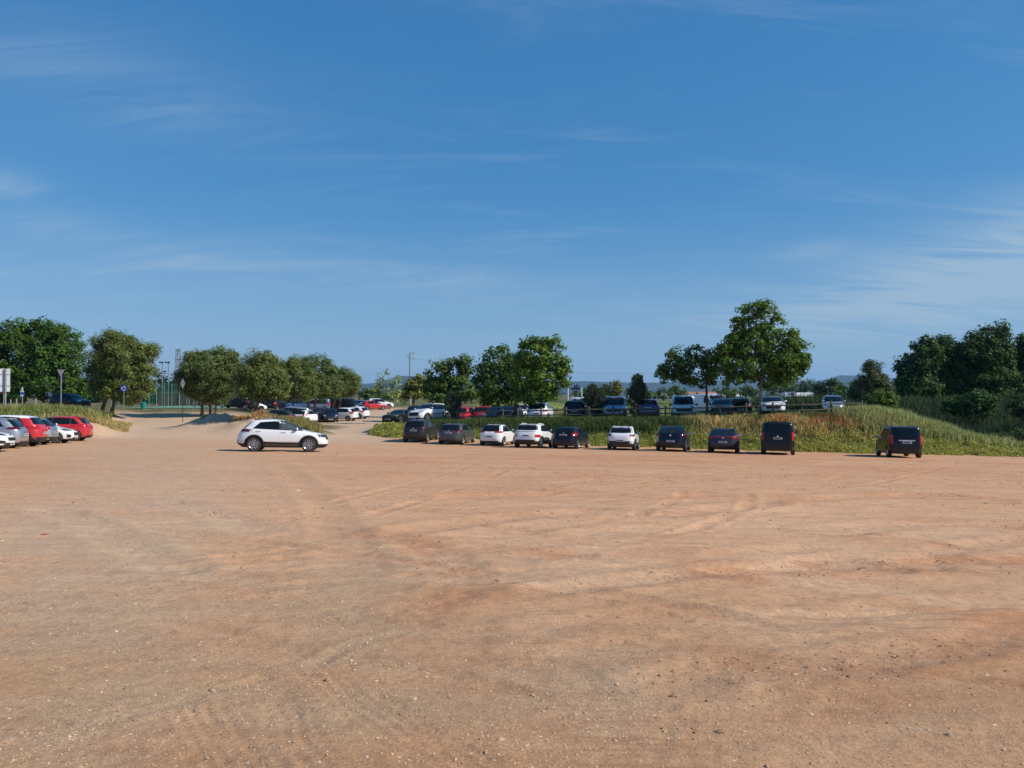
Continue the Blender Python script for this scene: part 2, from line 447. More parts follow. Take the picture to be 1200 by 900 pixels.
# large soft undulation, streaks that run across, fine lumps
lumps = 0.012 * (fbm(xn / 2.6, yn / 1.7, 1, 3) - .5) + 0.013 * (fbm(xn / 1.3, yn / 0.30, 7, 3) - .5) * sst(-6, 2, xn)
fine = 0.011 * (fbm(xn / 0.33, yn / 0.27, 21, 3) - .5) + 0.010 * (fbm(xn / 0.10, yn / 0.09, 31, 2) - .5)
hn = lumps + fine * (1 - sst(20, 34, yn))
rd = np.zeros_like(xn); gr = np.zeros_like(xn); sa = np.zeros_like(xn)
def track(px, width, depth=0.0, redness=0.0, gravel=0.0, tread=0.0, rough=0.0, berm=1.0, even=False):
    global hn, rd, gr
    d, al, si = seg_dist(xn + warp * 0.6, yn + warp * 0.4, track_pts(px))
    brk = 0.35 + 0.9 * fbm(xn * 1.3, yn * 1.3, int(px[0][0]) + 5, 3)
    if even: brk = .55 + .55 * fbm(xn * 4, yn * 4, 77, 3)
    g = np.exp(-(d / width) ** (6 if even else 2)) * np.clip(brk, 0, 1.1)
    ring = np.exp(-((d - width * 1.35) / (width * 0.5)) ** 2) * np.clip(brk, 0, 1.1)
    hn = hn - depth * g + depth * 0.8 * berm * ring + rough * g * (fbm(xn / .12, yn / .12, 55, 2) - .35)
    if tread:
        hn = hn + tread * np.sin(si * 2 * math.pi / 0.075) * (d < width) * np.clip(brk * 1.6 - 0.5, 0, 1)
    rd = rd + redness * (g + .5 * ring); gr = gr + gravel * (g + .6 * ring)
track([(440, 628), (470, 632), (500, 640), (520, 652), (535, 666), (541, 682), (532, 697), (514, 708), (500, 716)], .27, .014, .85, 0, 0, .035, 1.0, True)
track([(790, 800), (850, 778), (920, 784), (1000, 777), (1060, 764), (1120, 757), (1210, 728)], .24, .025, 1.1, .2, 0, .03)
track([(860, 668), (940, 664), (1000, 658), (1060, 662), (1110, 654), (1170, 660), (1230, 655)], .35, .035, 1.1, .1, 0, .02)
track([(640, 692), (720, 682), (800, 674), (900, 667), (960, 661), (1040, 668)], .25, .03, .35, .25)
track([(480, 622), (530, 615), (600, 606), (690, 600), (780, 604), (900, 590)], .40, .045, .5, .2)
track([(540, 583), (640, 579), (740, 584), (830, 580), (950, 585), (1080, 580), (1200, 588)], .5, .05, .6, 0)
track([(600, 655), (700, 645), (830, 652), (960, 640), (1100, 645), (1200, 632)], .3, .03, .4, .2)
track([(700, 625), (820, 618), (960, 624), (1090, 612), (1200, 618)], .45, .035, .4, .1)
track([(640, 735), (760, 722), (900, 730), (1050, 712), (1200, 700)], .25, .02, .3, .3)
track([(60, 598), (85, 605), (115, 615), (145, 632), (170, 650), (210, 668)], .3, .025, .1, .8, 0, .03)
track([(200, 588), (245, 597), (275, 608), (300, 622)], .3, .02, .1, .7, 0, .03)
track([(15, 872), (80, 856), (150, 838), (200, 825), (250, 808), (315, 793)], .06, .008, .0, .45, 0, .02)
track([(375, 775), (420, 756), (480, 737)], .07, .008, .0, .45, 0, .02)
track([(432, 781), (470, 780), (490, 782)], .05, .01, 0, .8, 0, .03)
track([(370, 770), (420, 815), (480, 858), (560, 915)], .17, .006, .28, 0, .0055)
track([(235, 838), (262, 870), (300, 920)], .20, .006, .22, 0, .0055)
track([(330, 815), (350, 860), (380, 915)], .12, .004, .2, 0, .0045)
track([(420, 670), (380, 590), (330, 545)], .35, .02, .3, .2)
# ruts left by many cars turning and leaving, in pairs
rr = random.Random(21)
for i in range(46):
    cx0, cy0 = rr.uniform(-24, 30), rr.uniform(7, 48); hd = rr.choice((0.0, .1, -.15, .25, 1.3, 1.0)) + rr.gauss(0, .25); cv = rr.gauss(0, .045); L_ = rr.uniform(8, 24)
    p = [(cx0, cy0)]; a_ = hd
    for k in range(9): a_ += cv * L_ / 9; p.append((p[-1][0] + math.cos(a_) * L_ / 9, p[-1][1] + math.sin(a_) * L_ / 9))
    bx0, bx1 = min(q[0] for q in p) - 2.5, max(q[0] for q in p) + 2.5; by0, by1 = min(q[1] for q in p) - 2.5, max(q[1] for q in p) + 2.5
    m_ = (xn > bx0) & (xn < bx1) & (yn > by0) & (yn < by1)
    if m_.sum() < 10: continue
    xm, ym = xn[m_], yn[m_]; d, al, si = seg_dist(xm, ym, p); br = np.clip(fbm(xm * .55, ym * .55, 300 + i, 3) * 2.6 - .8, 0, 1) * sst(0, 2, al) * sst(0, 2, L_ - al)
    dep = rr.uniform(.010, .028)
    for off in (-.75, .75):
        g = np.exp(-((si - off) / .13) ** 4) * br; rg_ = np.exp(-((np.abs(si - off) - .21) / .06) ** 2) * br
        hn[m_] += -dep * g + dep * .9 * rg_ * (.4 + 1.2 * fbm(xm * 5, ym * 5, 11, 2)); rd[m_] += .30 * g + .12 * rg_; gr[m_] += .2 * rg_
# many short thin scrapes, each with a small lip that throws a shadow
for i in range(260):
    cx0, cy0 = rr.uniform(-7, 26), rr.uniform(6, 42)
    if abs(cx0) > .75 * cy0 + 1: continue
    hd = rr.gauss(.08, .22); cv = rr.gauss(0, .12); L_ = rr.uniform(1.0, 7.0); p = [(cx0, cy0)]
    for k in range(5): hd += cv / 2; p.append((p[-1][0] + math.cos(hd) * L_ / 5, p[-1][1] + math.sin(hd) * L_ / 5))
    m_ = (xn > min(q[0] for q in p) - .6) & (xn < max(q[0] for q in p) + .6) & (yn > min(q[1] for q in p) - .6) & (yn < max(q[1] for q in p) + .6)
    if m_.sum() < 6: continue
    xm, ym = xn[m_], yn[m_]; d, al, si = seg_dist(xm + .12 * (fbm(xm * 2, ym * 2, 7, 2) - .5), ym + .12 * (fbm(xm * 2, ym * 2, 9, 2) - .5), p)
    w_ = rr.uniform(.03, .07) + .0025 * cy0; br = np.clip(fbm(xm * 1.4, ym * 1.4, 700 + i, 3) * 3 - 1.0, 0, 1) * sst(0, .4, al) * sst(0, .4, L_ - al); dep = rr.uniform(.012, .03)
    hn[m_] += dep * br * (np.exp(-((si - w_ * 1.3) / w_) ** 2) - np.exp(-(si / w_) ** 2)); rd[m_] += .35 * br * np.exp(-(si / (w_ * 1.5)) ** 2)
# crumbs and clods
cl_ = np.clip(fbm(xn / .55, yn / .40, 401, 4) * 2.4 - 1.25, 0, 1) * np.clip(fbm(xn / 4, yn / 2, 405, 3) * 2.6 - .9, 0, 1)
hn += .035 * cl_ * (.3 + fbm(xn / .14, yn / .14, 409, 2)); rd += .35 * cl_
hn += .020 * (fbm(xn / 2.2, yn / .6, 411, 4) - .5) * sst(14, 24, yn)
# broad colour areas, fixed on the lot
PX = CX + F * xn / np.maximum(yn, .5); PY = HOR + F * (CAM_H - lot_plane(xn, yn)) / np.maximum(yn, .5)
def area(cx, cy, rx, ry): return np.exp(-((PX - cx) / rx) ** 2 - ((PY - cy) / ry) ** 2)
nz1 = fbm(xn / 3.1, yn / 2.2, 41, 5); nz2 = fbm(xn / 1.1, yn / 0.6, 43, 5); nz3 = fbm(xn / 5.5, yn / 1.6, 47, 6)
gr = gr + 0.75 * area(190, 560, 130, 75) + .5 * area(60, 680, 120, 110) + .45 * area(420, 690, 110, 70) + .3 * area(300, 800, 400, 120) + .35 * area(700, 800, 180, 60)
gr = gr * (.45 + .8 * nz2) + 0.6 * sst(.46, .64, .5 * nz1 + .5 * nz2) * (0.3 + .5 * (PX < 760)) * sst(535, 640, PY)
rd = rd + 0.55 * area(40, 548, 120, 14) + .5 * area(850, 545, 600, 22) * sst(.3, .6, nz3) + .55 * area(620, 590, 220, 16) * sst(.35, .6, nz2) + .35 * area(560, 735, 60, 50)
rd = rd * .75 + 0.25 * sst(.50, .72, nz3) * (0.6 + .4 * (PX > 380)) + .45 * area(1020, 830, 60, 20) + .3 * area(850, 850, 90, 30)
sa = sa + 0.9 * area(950, 690, 330, 90) * sst(.34, .62, nz2) + .7 * area(1050, 830, 250, 60) * sst(.4, .6, nz2) + .4 * area(800, 600, 500, 50) * sst(.42, .62, nz3)
lotn = lot[near]
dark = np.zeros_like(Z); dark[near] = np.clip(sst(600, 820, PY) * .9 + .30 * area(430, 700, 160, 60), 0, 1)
dz[near] = hn * lotn; red[near] = np.clip(rd, 0, 1); grv[near] = np.clip(gr, 0, 1); sand[near] = np.clip(sa, 0, 1)
Z = Z + dz
# where plants take over: bank, upland, mounds, fields; the track stays bare and greyer
T = Y - foot(X); U = X / np.maximum(Y, 1)
edge = 1.5 * (fbm(X / 1.3, Y / 1.3, 61, 4) - .5)
veg = sst(-0.1, 0.6, T + edge) * sst(-12.6, -11.0, X + edge)
xb = -29.6 - (Y - 55) * .42
veg = np.maximum(veg, sst(1.0, 2.6, xb - X + edge * 2) * sst(55, 57, Y + edge))
for cx, cy, r in ((-17.6, 63.3, 2.9), (-20.3, 66.5, 2.4), (-27.4, 69.4, 1.5), (-22.6, 66.6, 1.6), (-22, 76, 5.0)):
    veg = np.maximum(veg, sst(1.25, .8, np.hypot(X - cx, Y - cy) / r + edge * .3))
veg = np.maximum(veg, sst(118, 140, Y + 8 * edge)) * 1.0
veg = np.maximum(veg, sst(84, 90, Y + edge * 3) * sst(-0.275, -0.3, U) )
trackm = sst(50, 62, Y) * (1 - sst(125, 150, Y))
grv = np.maximum(grv, trackm * 1.0 * sst(-.12, -.18, U + 0.02 * edge))
red = np.maximum(red * (1 - .7 * trackm), 0)
ny, nx = X.shape
vid = np.arange(nx * ny).reshape(ny, nx)
faces = np.stack([vid[:-1, :-1], vid[:-1, 1:], vid[1:, 1:], vid[1:, :-1]], -1).reshape(-1, 4)
cols = np.stack([grv.ravel(), red.ravel(), sand.ravel(), veg.ravel()], 1)
gme = mesh_np('ground', np.stack([X.ravel(), Y.ravel(), Z.ravel()], 1), faces, True, cols, 'soil')

scuff = np.zeros_like(Z); scuff[near] = np.clip(.35 + .65 * sst(380, 640, PX), 0, 1) * lotn
_sa = gme.attributes.new('scuff', 'FLOAT', 'POINT'); _sa.data.foreach_set('value', scuff.ravel().astype(np.float32))
_ra = gme.attributes.new('road', 'FLOAT', 'POINT'); _ra.data.foreach_set('value', (trackm * sst(-.12, -.2, U + .03 * edge) * .65 * (1 - np.exp(-((X + 25.4) / 3.0) ** 2 - ((Y - 66.8) / 2.6) ** 2)) * (1 - np.exp(-((X + 32.2) / 2.2) ** 2 - ((Y - 59.5) / 3) ** 2))).ravel().astype(np.float32))
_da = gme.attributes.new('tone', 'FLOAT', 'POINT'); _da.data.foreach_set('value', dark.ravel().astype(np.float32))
def ground_mat():
    m = bpy.data.materials.new('dirt_lot'); m.use_nodes = True
    nt = m.node_tree; n_, l_ = nt.nodes, nt.links; b = n_['Principled BSDF']
    a = N(n_, 'ShaderNodeAttribute', attribute_name='soil')
    sp = N(n_, 'ShaderNodeSeparateColor'); l_.new(a.outputs['Color'], sp.inputs[0])
    t = N(n_, 'ShaderNodeTexCoord')
    def noise(sc, det=4, rough=.55):
        n = N(n_, 'ShaderNodeTexNoise'); n.inputs['Scale'].default_value = sc; n.inputs['Detail'].default_value = det; n.inputs['Roughness'].default_value = rough
        l_.new(t.outputs['Object'], n.inputs['Vector']); return n.outputs[0]
    def rng(src, lo, hi, o0=0., o1=1.):
        n = N(n_, 'ShaderNodeMapRange'); n.inputs[1].default_value = lo; n.inputs[2].default_value = hi; n.inputs[3].default_value = o0; n.inputs[4].default_value = o1
        l_.new(src, n.inputs[0]); return n.outputs[0]
    def mth(op, x, y):
        n = N(n_, 'ShaderNodeMath', operation=op, use_clamp=True)
        for i, q in enumerate((x, y)):
            if isinstance(q, (int, float)): n.inputs[i].default_value = q
            else: l_.new(q, n.inputs[i])
        return n.outputs[0]
    def mix(f, c1, c2, bt='MIX'):
        n = N(n_, 'ShaderNodeMixRGB', blend_type=bt)
        for i, q in enumerate((f, c1, c2)):
            if isinstance(q, (int, float)): n.inputs[i].default_value = q
            elif isinstance(q, tuple): n.inputs[i].default_value = (*q, 1)
            else: l_.new(q, n.inputs[i])
        return n.outputs[0]
    c = mix(rng(noise(0.6, 6), .35, .65), (0.59, 0.325, 0.175), (0.615, 0.36, 0.205))
    c = mix(sp.outputs[1], c, (0.50, 0.215, 0.10))
    c = mix(mth('MULTIPLY', sp.outputs[0], .85), c, (0.53, 0.358, 0.228))
    c = mix(mth('MULTIPLY', sp.outputs[2], .9), c, (0.66, 0.405, 0.24))
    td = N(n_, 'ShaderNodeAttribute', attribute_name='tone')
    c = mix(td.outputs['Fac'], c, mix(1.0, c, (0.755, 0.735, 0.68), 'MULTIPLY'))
    ra = N(n_, 'ShaderNodeAttribute', attribute_name='road'); c = mix(ra.outputs['Fac'], c, (0.60, 0.42, 0.275))
    # fine grain and single grit stones that carry on where the built stones stop
    c = mix(.55, c, rng(noise(9, 6, .7), .2, .8, .72, 1.25), 'MULTIPLY')
    c = mix(.55, c, rng(noise(55, 4, .7), .25, .75, .5, 1.42), 'MULTIPLY')
    mp_ = N(n_, 'ShaderNodeMapping'); mp_.inputs['Scale'].default_value = (.55, 3.2, 1); l_.new(t.outputs['Object'], mp_.inputs[0])
    st_ = N(n_, 'ShaderNodeTexNoise'); st_.inputs['Scale'].default_value = 1.0; st_.inputs['Detail'].default_value = 7; st_.inputs['Roughness'].default_value = .68; l_.new(mp_.outputs[0], st_.inputs['Vector'])
    c = mix(.6, c, rng(st_.outputs[0], .28, .72, .78, 1.20), 'MULTIPLY')
    c = mix(.5, c, rng(noise(120, 3, .6), .30, .70, .62, 1.34), 'MULTIPLY')
    c = mix(.45, c, rng(noise(22, 4, .7), .30, .70, .68, 1.30), 'MULTIPLY')
    # dark specks: brown clods and their shadows painted in, denser in patches
    v2 = N(n_, 'ShaderNodeTexVoronoi', feature='F1'); v2.inputs['Scale'].default_value = 7.5; v2.inputs['Randomness'].default_value = 1.0
    l_.new(t.outputs['Object'], v2.inputs['Vector'])
    s2 = N(n_, 'ShaderNodeSeparateColor'); l_.new(v2.outputs['Color'], s2.inputs[0])
    clod_shade = mth('MULTIPLY', rng(v2.outputs['Distance'], .26, .16), mth('MULTIPLY', rng(s2.outputs[0], .55, .60), rng(noise(.8, 4, .6), .42, .62)))
    c = mix(mth('MULTIPLY', clod_shade, .55), c, (.27, .145, .078))
    # thin winding scuffs and wheel lines pressed into the crust
    def lines(sx_, sy_, rot, lo, det, loc):
        m_ = N(n_, 'ShaderNodeMapping'); m_.inputs['Scale'].default_value = (sx_, sy_, 1); m_.inputs['Rotation'].default_value = (0, 0, rot); m_.inputs['Location'].default_value = (loc, loc * .7, 0)
        l_.new(t.outputs['Object'], m_.inputs[0]); q = N(n_, 'ShaderNodeTexNoise'); q.inputs['Scale'].default_value = 1.0; q.inputs['Detail'].default_value = det; q.inputs['Roughness'].default_value = .6
        l_.new(m_.outputs[0], q.inputs['Vector'])
        d_ = N(n_, 'ShaderNodeMath', operation='ABSOLUTE'); l_.new(mth_raw('SUBTRACT', q.outputs[0], .5), d_.inputs[0])
        return rng(d_.outputs[0], lo, lo * .25)
    def mth_raw(op, x, y):
        n = N(n_, 'ShaderNodeMath', operation=op)
        for i, q in enumerate((x, y)):
            if isinstance(q, (int, float)): n.inputs[i].default_value = q
            else: l_.new(q, n.inputs[i])
        return n.outputs[0]
    wl_a = mth('MULTIPLY', lines(.16, 1.5, R(7), .020, 4, 3.0), rng(noise(.35, 4, .6), .46, .60))
    wl_b = mth('MULTIPLY', lines(.22, 2.3, R(-11), .018, 4, 11.0), rng(noise(.5, 4, .6), .47, .60))
    wl_c = mth('MULTIPLY', lines(.9, .14, R(24), .016, 3, 7.0), rng(noise(.4, 3, .6), .50, .62))
    ws = mth('MAXIMUM', mth('MAXIMUM', wl_a, wl_b), mth('MULTIPLY', wl_c, .7))
    la = N(n_, 'ShaderNodeAttribute', attribute_name='scuff')
    c = mix(mth('MULTIPLY', mth('MULTIPLY', ws, la.outputs['Fac']), .55), c, (.33, .165, .088))
    sk = rng(noise(17, 5, .75), .60, .74); c = mix(mth('MULTIPLY', sk, .40), c, (.28, .155, .085))  # dark specks paint in the shade of small clods
    vo = N(n_, 'ShaderNodeTexVoronoi', feature='F1'); vo.inputs['Scale'].default_value = 34
    l_.new(t.outputs['Object'], vo.inputs['Vector'])
    spc = N(n_, 'ShaderNodeSeparateColor'); l_.new(vo.outputs['Color'], spc.inputs[0])
    stone = mth('MULTIPLY', rng(vo.outputs['Distance'], .30, .22), rng(spc.outputs[0], .62, .66))
    stone = mth('MULTIPLY', stone, mth('ADD', mth('MULTIPLY', sp.outputs[0], .7), .3))
    scol = mix(spc.outputs[1], (0.20, 0.13, 0.09), (0.52, 0.42, 0.33))
    c = mix(mth('MULTIPLY', stone, .8), c, scol)
    # plants' own soil, dry stalks and short grass
    vg = mix(rng(noise(.35, 5), .38, .62), (0.075, 0.085, 0.025), (0.21, 0.165, 0.075))
    vg = mix(.6, vg, rng(noise(6, 5, .7), .25, .75, .5, 1.4), 'MULTIPLY')
    vfac = sp_alpha = a.outputs['Alpha']
    c = mix(vfac, c, vg)
    # farmed strips far out
    l_.new(c, b.inputs['Base Color'])
    b.inputs['Roughness'].default_value = .95; b.inputs['Specular IOR Level'].default_value = .15
    h1 = mth('ADD', mth('MULTIPLY', noise(40, 5, .7), .6), mth('MULTIPLY', stone, .5))
    bp = N(n_, 'ShaderNodeBump'); bp.inputs['Strength'].default_value = .6; bp.inputs['Distance'].default_value = .012
    l_.new(h1, bp.inputs['Height'])
    h2 = noise(5.5, 5, .6)
    bp2 = N(n_, 'ShaderNodeBump'); bp2.inputs['Strength'].default_value = .45; bp2.inputs['Distance'].default_value = .04
    l_.new(h2, bp2.inputs['Height']); l_.new(bp.outputs[0], bp2.inputs['Normal'])
    l_.new(bp2.outputs[0], b.inputs['Normal'])
    return m
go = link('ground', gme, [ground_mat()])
tag(go, 'reddish dirt car park with tyre tracks running on to grassy land', kind='structure')

# ------------------------------------------------------------------ loose stones
def pebbles(n):
    y = 2.7 + 27 * RNG.random(n * 3) ** 1.9
    x = (RNG.random(n * 3) * 2 - 1) * (0.78 * y + 1.5)
    px = CX + F * x / y; py = HOR + F * (CAM_H - lot_plane(x, y)) / y
    dens = .12 + .95 * np.clip(fbm(x / 1.2, y / .9, 71, 4) * 2.2 - .72, 0, 1)
    for cx, cy, rx, ry, k in ((200, 680, 260, 170, .5), (420, 690, 120, 80, .4), (720, 840, 170, 50, .6), (300, 850, 320, 60, .35), (915, 845, 60, 30, .9)):
        dens += k * np.exp(-((px - cx) / rx) ** 2 - ((py - cy) / ry) ** 2)
    dens *= np.where((px > 800) & (py < 780), .35, 1)
    line = np.zeros_like(x)
    for pts in ([(15, 872), (80, 856), (150, 838), (200, 825), (250, 808), (315, 793)], [(375, 775), (420, 756), (480, 737)], [(432, 781), (470, 780), (490, 782)],
                [(85, 605), (115, 615), (145, 632), (170, 650)], [(850, 778), (920, 784), (1000, 777), (1060, 764)]):
        d, _, _ = seg_dist(x, y, track_pts(pts)); line = np.maximum(line, np.exp(-(d / .11) ** 2))
    dens = np.maximum(dens, line * 1.6)
    keep = RNG.random(len(x)) < dens / 1.3
    x, y, line = x[keep][:n], y[keep][:n], line[keep][:n]
    return x, y, line
sx, sy, sline = pebbles(85000)
ns = len(sx)
size = np.clip(np.exp(RNG.normal(-5.72, .50, ns)), .0022, .030) * (1 + .2 * sline)
size = np.where(sy > 12, np.maximum(size, .0055), size)
big = RNG.random(ns) < .003
size = np.where(big, size * 1.8 + .004, size); size = np.minimum(size, .019)
# the ground as built, looked up on its own grid
def built_z(x, y):
    x = np.asarray(x, float); y = np.asarray(y, float)
    j = np.clip(np.searchsorted(ysg, y) - 1, 0, ny - 2); fy = np.clip((y - ysg[j]) / (ysg[j + 1] - ysg[j]), 0, 1)
    out = 0
    s_ = x / (np.abs(y) + 2.5); q = np.clip((s_ - sv[0]) / (sv[1] - sv[0]), 0, len(sv) - 1.001); i = q.astype(int); fx = q - i; i = i + ns_side
    z = (Z[j, i] * (1 - fx) + Z[j, i + 1] * fx) * (1 - fy) + (Z[j + 1, i] * (1 - fx) + Z[j + 1, i + 1] * fx) * fy
    return np.where(np.abs(s_) < 1.12, z, ground(x, y))
sz = built_z(sx, sy) + size * RNG.uniform(-.1, .22, ns)
octv = np.array([(1, .1, 0), (.1, 1, .05), (-1, -.1, 0), (-.05, -1, -.05), (.25, .1, .75), (-.3, -.15, .62)], float)
octf = np.array([(0, 1, 4), (1, 2, 5), (1, 5, 4), (2, 3, 5), (3, 0, 4), (3, 4, 5)], int)
ang = RNG.random(ns) * 6.283; ca, sa_ = np.cos(ang), np.sin(ang)
sc = size[:, None] * (1 + RNG.normal(0, .28, (ns, 3)).clip(-.55, .7)); sc[:, 2] *= .85
pv = octv[None] * sc[:, None, :] * (1 + RNG.normal(0, .16, (ns, len(octv), 1)))
px_ = pv[..., 0] * ca[:, None] - pv[..., 1] * sa_[:, None]; py_ = pv[..., 0] * sa_[:, None] + pv[..., 1] * ca[:, None]
pvw = np.stack([px_ + sx[:, None], py_ + sy[:, None], pv[..., 2] + sz[:, None]], -1).reshape(-1, 3)
pf = (octf[None] + (np.arange(ns) * len(octv))[:, None, None]).reshape(-1, 3)
k = RNG.random(ns)
pc = np.where(k[:, None] < .55, np.array([[.52, .33, .205]]), np.where(k[:, None] < .80, np.array([[.53, .40, .285]]), np.where(k[:, None] < .985, np.array([[.33, .21, .13]]), np.array([[.56, .48, .39]]))))
pc = pc * np.array([1.02, 1.02, 1.0]) * (1 + RNG.normal(0, .14, (ns, 1)))
pcol = np.repeat(pc, len(octv), 0)
def clods(n):
    y = 4 + 34 * RNG.random(n * 4) ** 1.2; x = (RNG.random(n * 4) * 2 - 1) * (.72 * y + 1)
    p_ = np.clip(fbm(x / .8, y / .6, 501, 4) * 3 - 1.55, 0, 1) * np.clip(fbm(x / 5, y / 2.5, 505, 3) * 2.6 - .7, 0.05, 1)
    for pts, k in (([(440, 628), (470, 632), (500, 640), (520, 652), (535, 666), (541, 682), (532, 697), (512, 706)], .3), ([(790, 800), (850, 778), (920, 784), (1000, 777), (1060, 764), (1120, 757)], .8),
                   ([(860, 668), (940, 664), (1000, 658), (1060, 662), (1110, 654)], .5), ([(640, 692), (720, 682), (800, 674), (900, 667)], .5), ([(540, 600), (690, 600), (780, 604)], .4)):
        d, _, _ = seg_dist(x, y, track_pts(pts)); p_ = np.maximum(p_, k * np.exp(-(d / .28) ** 2))
    k = RNG.random(len(x)) < p_; x, y = x[k][:n], y[k][:n]; m = len(x)
    r = np.clip(np.exp(RNG.normal(-4.45, .40, m)), .006, .03) * (.6 + .4 * np.clip(y / 12, 0, 1.6)); a = RNG.random(m) * 6.283
    sc = r[:, None] * (1 + RNG.normal(0, .25, (m, 3)).clip(-.5, .6)); v = octv[None] * sc[:, None] * (1 + RNG.normal(0, .18, (m, len(octv), 1)))
    v = np.stack([v[..., 0] * np.cos(a)[:, None] - v[..., 1] * np.sin(a)[:, None] + x[:, None], v[..., 0] * np.sin(a)[:, None] + v[..., 1] * np.cos(a)[:, None] + y[:, None], v[..., 2] * .8 + built_z(x, y)[:, None]], -1).reshape(-1, 3)
    f = (octf[None] + (np.arange(m) * len(octv))[:, None, None]).reshape(-1, 3)
    c = np.array([[.34, .18, .10]]) * (1 + RNG.normal(0, .18, (m, 1)))
    tag(link('soil_clods', mesh_np('soil_clods', v, f, False, np.repeat(np.clip(c, .05, 1), len(octv), 0)), [tint_mat('clod')]), 'crumbled clods of red-brown earth along the ruts', kind='stuff')
def tint_mat(name, rough=.9):
    m = bpy.data.materials.new(name); m.use_nodes = True
    a = N(m.node_tree.nodes, 'ShaderNodeAttribute', attribute_name='tint'); b = m.node_tree.nodes['Principled BSDF']
    m.node_tree.links.new(a.outputs['Color'], b.inputs['Base Color']); b.inputs['Roughness'].default_value = rough; b.inputs['Specular IOR Level'].default_value = .2
    return m
st_o = link('gravel', mesh_np('gravel', pvw, pf, False, pcol), [tint_mat('stone')])
tag(st_o, 'loose gravel and small stones scattered over the dirt lot', kind='stuff')

clods(16000)
# ------------------------------------------------------------------ far hills
def hills():
    n, m = 260, 26
    azs = np.linspace(-1.15, 1.15, n)
    v = []
    for j in range(m):
        r = 5200 + 2600 * j / (m - 1)
        for a in azs:
            px = CX + F * math.tan(a) if abs(a) < 1.4 else 0
            prof = np.interp(px, [-1500, 0, 300, 400, 440, 470, 500, 560, 640, 690, 760, 830, 900, 960, 985, 1010, 1100, 1300, 2600],
                             [30, 60, 60, 85, 95, 150, 150, 110, 112, 108, 100, 115, 95, 105, 150, 155, 120, 90, 40])
            w = math.sin(math.pi * j / (m - 1)) ** .8
            v.append((a, r, prof, w))
    v = np.array(v)
    x = v[:, 1] * np.tan(v[:, 0]); y = v[:, 1]
    rough_ = 1 + .35 * (fbm(x / 800, y / 800, 5, 5) - .5) + .1 * (fbm(x / 160, y / 160, 8, 3) - .5)
    z = -6 + v[:, 2] * v[:, 3] * rough_ * 1.15 * (v[:, 1] / 6500)
    idx = np.arange(n * m).reshape(m, n)
    f = np.stack([idx[:-1, :-1], idx[:-1, 1:], idx[1:, 1:], idx[1:, :-1]], -1).reshape(-1, 4)
    o = link('hills', mesh_np('hills', np.stack([x, y, z], 1), f, True), [M['hill']])
    tag(o, 'low wooded hills fading to blue on the horizon', kind='structure')
hills()
def haze():
    b = MB().box((0, 4000, 140), (26000, 16000, 300))
    m = bpy.data.materials.new('air'); m.use_nodes = True
    nt = m.node_tree; nt.nodes.clear()
    pv_ = N(nt.nodes, 'ShaderNodeVolumePrincipled'); out = N(nt.nodes, 'ShaderNodeOutputMaterial')
    pv_.inputs['Color'].default_value = (0.30, 0.62, 1.0, 1); pv_.inputs['Density'].default_value = 0.00007; pv_.inputs['Anisotropy'].default_value = 0.1
    nt.links.new(pv_.outputs[0], out.inputs['Volume'])
    o = b.build('haze', m); tag(o, 'thin blue summer haze over the plain', kind='stuff')
# ------------------------------------------------------------------ cars
def pchip(xp, yp):
    xp = np.array(xp, float); yp = np.array(yp, float)
    h = np.diff(xp); d = np.diff(yp) / h; m = np.zeros(len(xp))
    for i in range(1, len(xp) - 1):
        if d[i - 1] * d[i] > 0:
            w1, w2 = 2 * h[i] + h[i - 1], h[i] + 2 * h[i - 1]
            m[i] = (w1 + w2) / (w1 / d[i - 1] + w2 / d[i])
    m[0], m[-1] = d[0], d[-1]
    def f(x):
        x = np.clip(np.asarray(x, float), xp[0], xp[-1])
        i = np.clip(np.searchsorted(xp, x) - 1, 0, len(h) - 1)
        t = (x - xp[i]) / h[i]
        return ((1 + 2 * t) * (1 - t) ** 2 * yp[i] + t * (1 - t) ** 2 * h[i] * m[i] + t * t * (3 - 2 * t) * yp[i + 1] + t * t * (t - 1) * h[i] * m[i + 1])
    return f

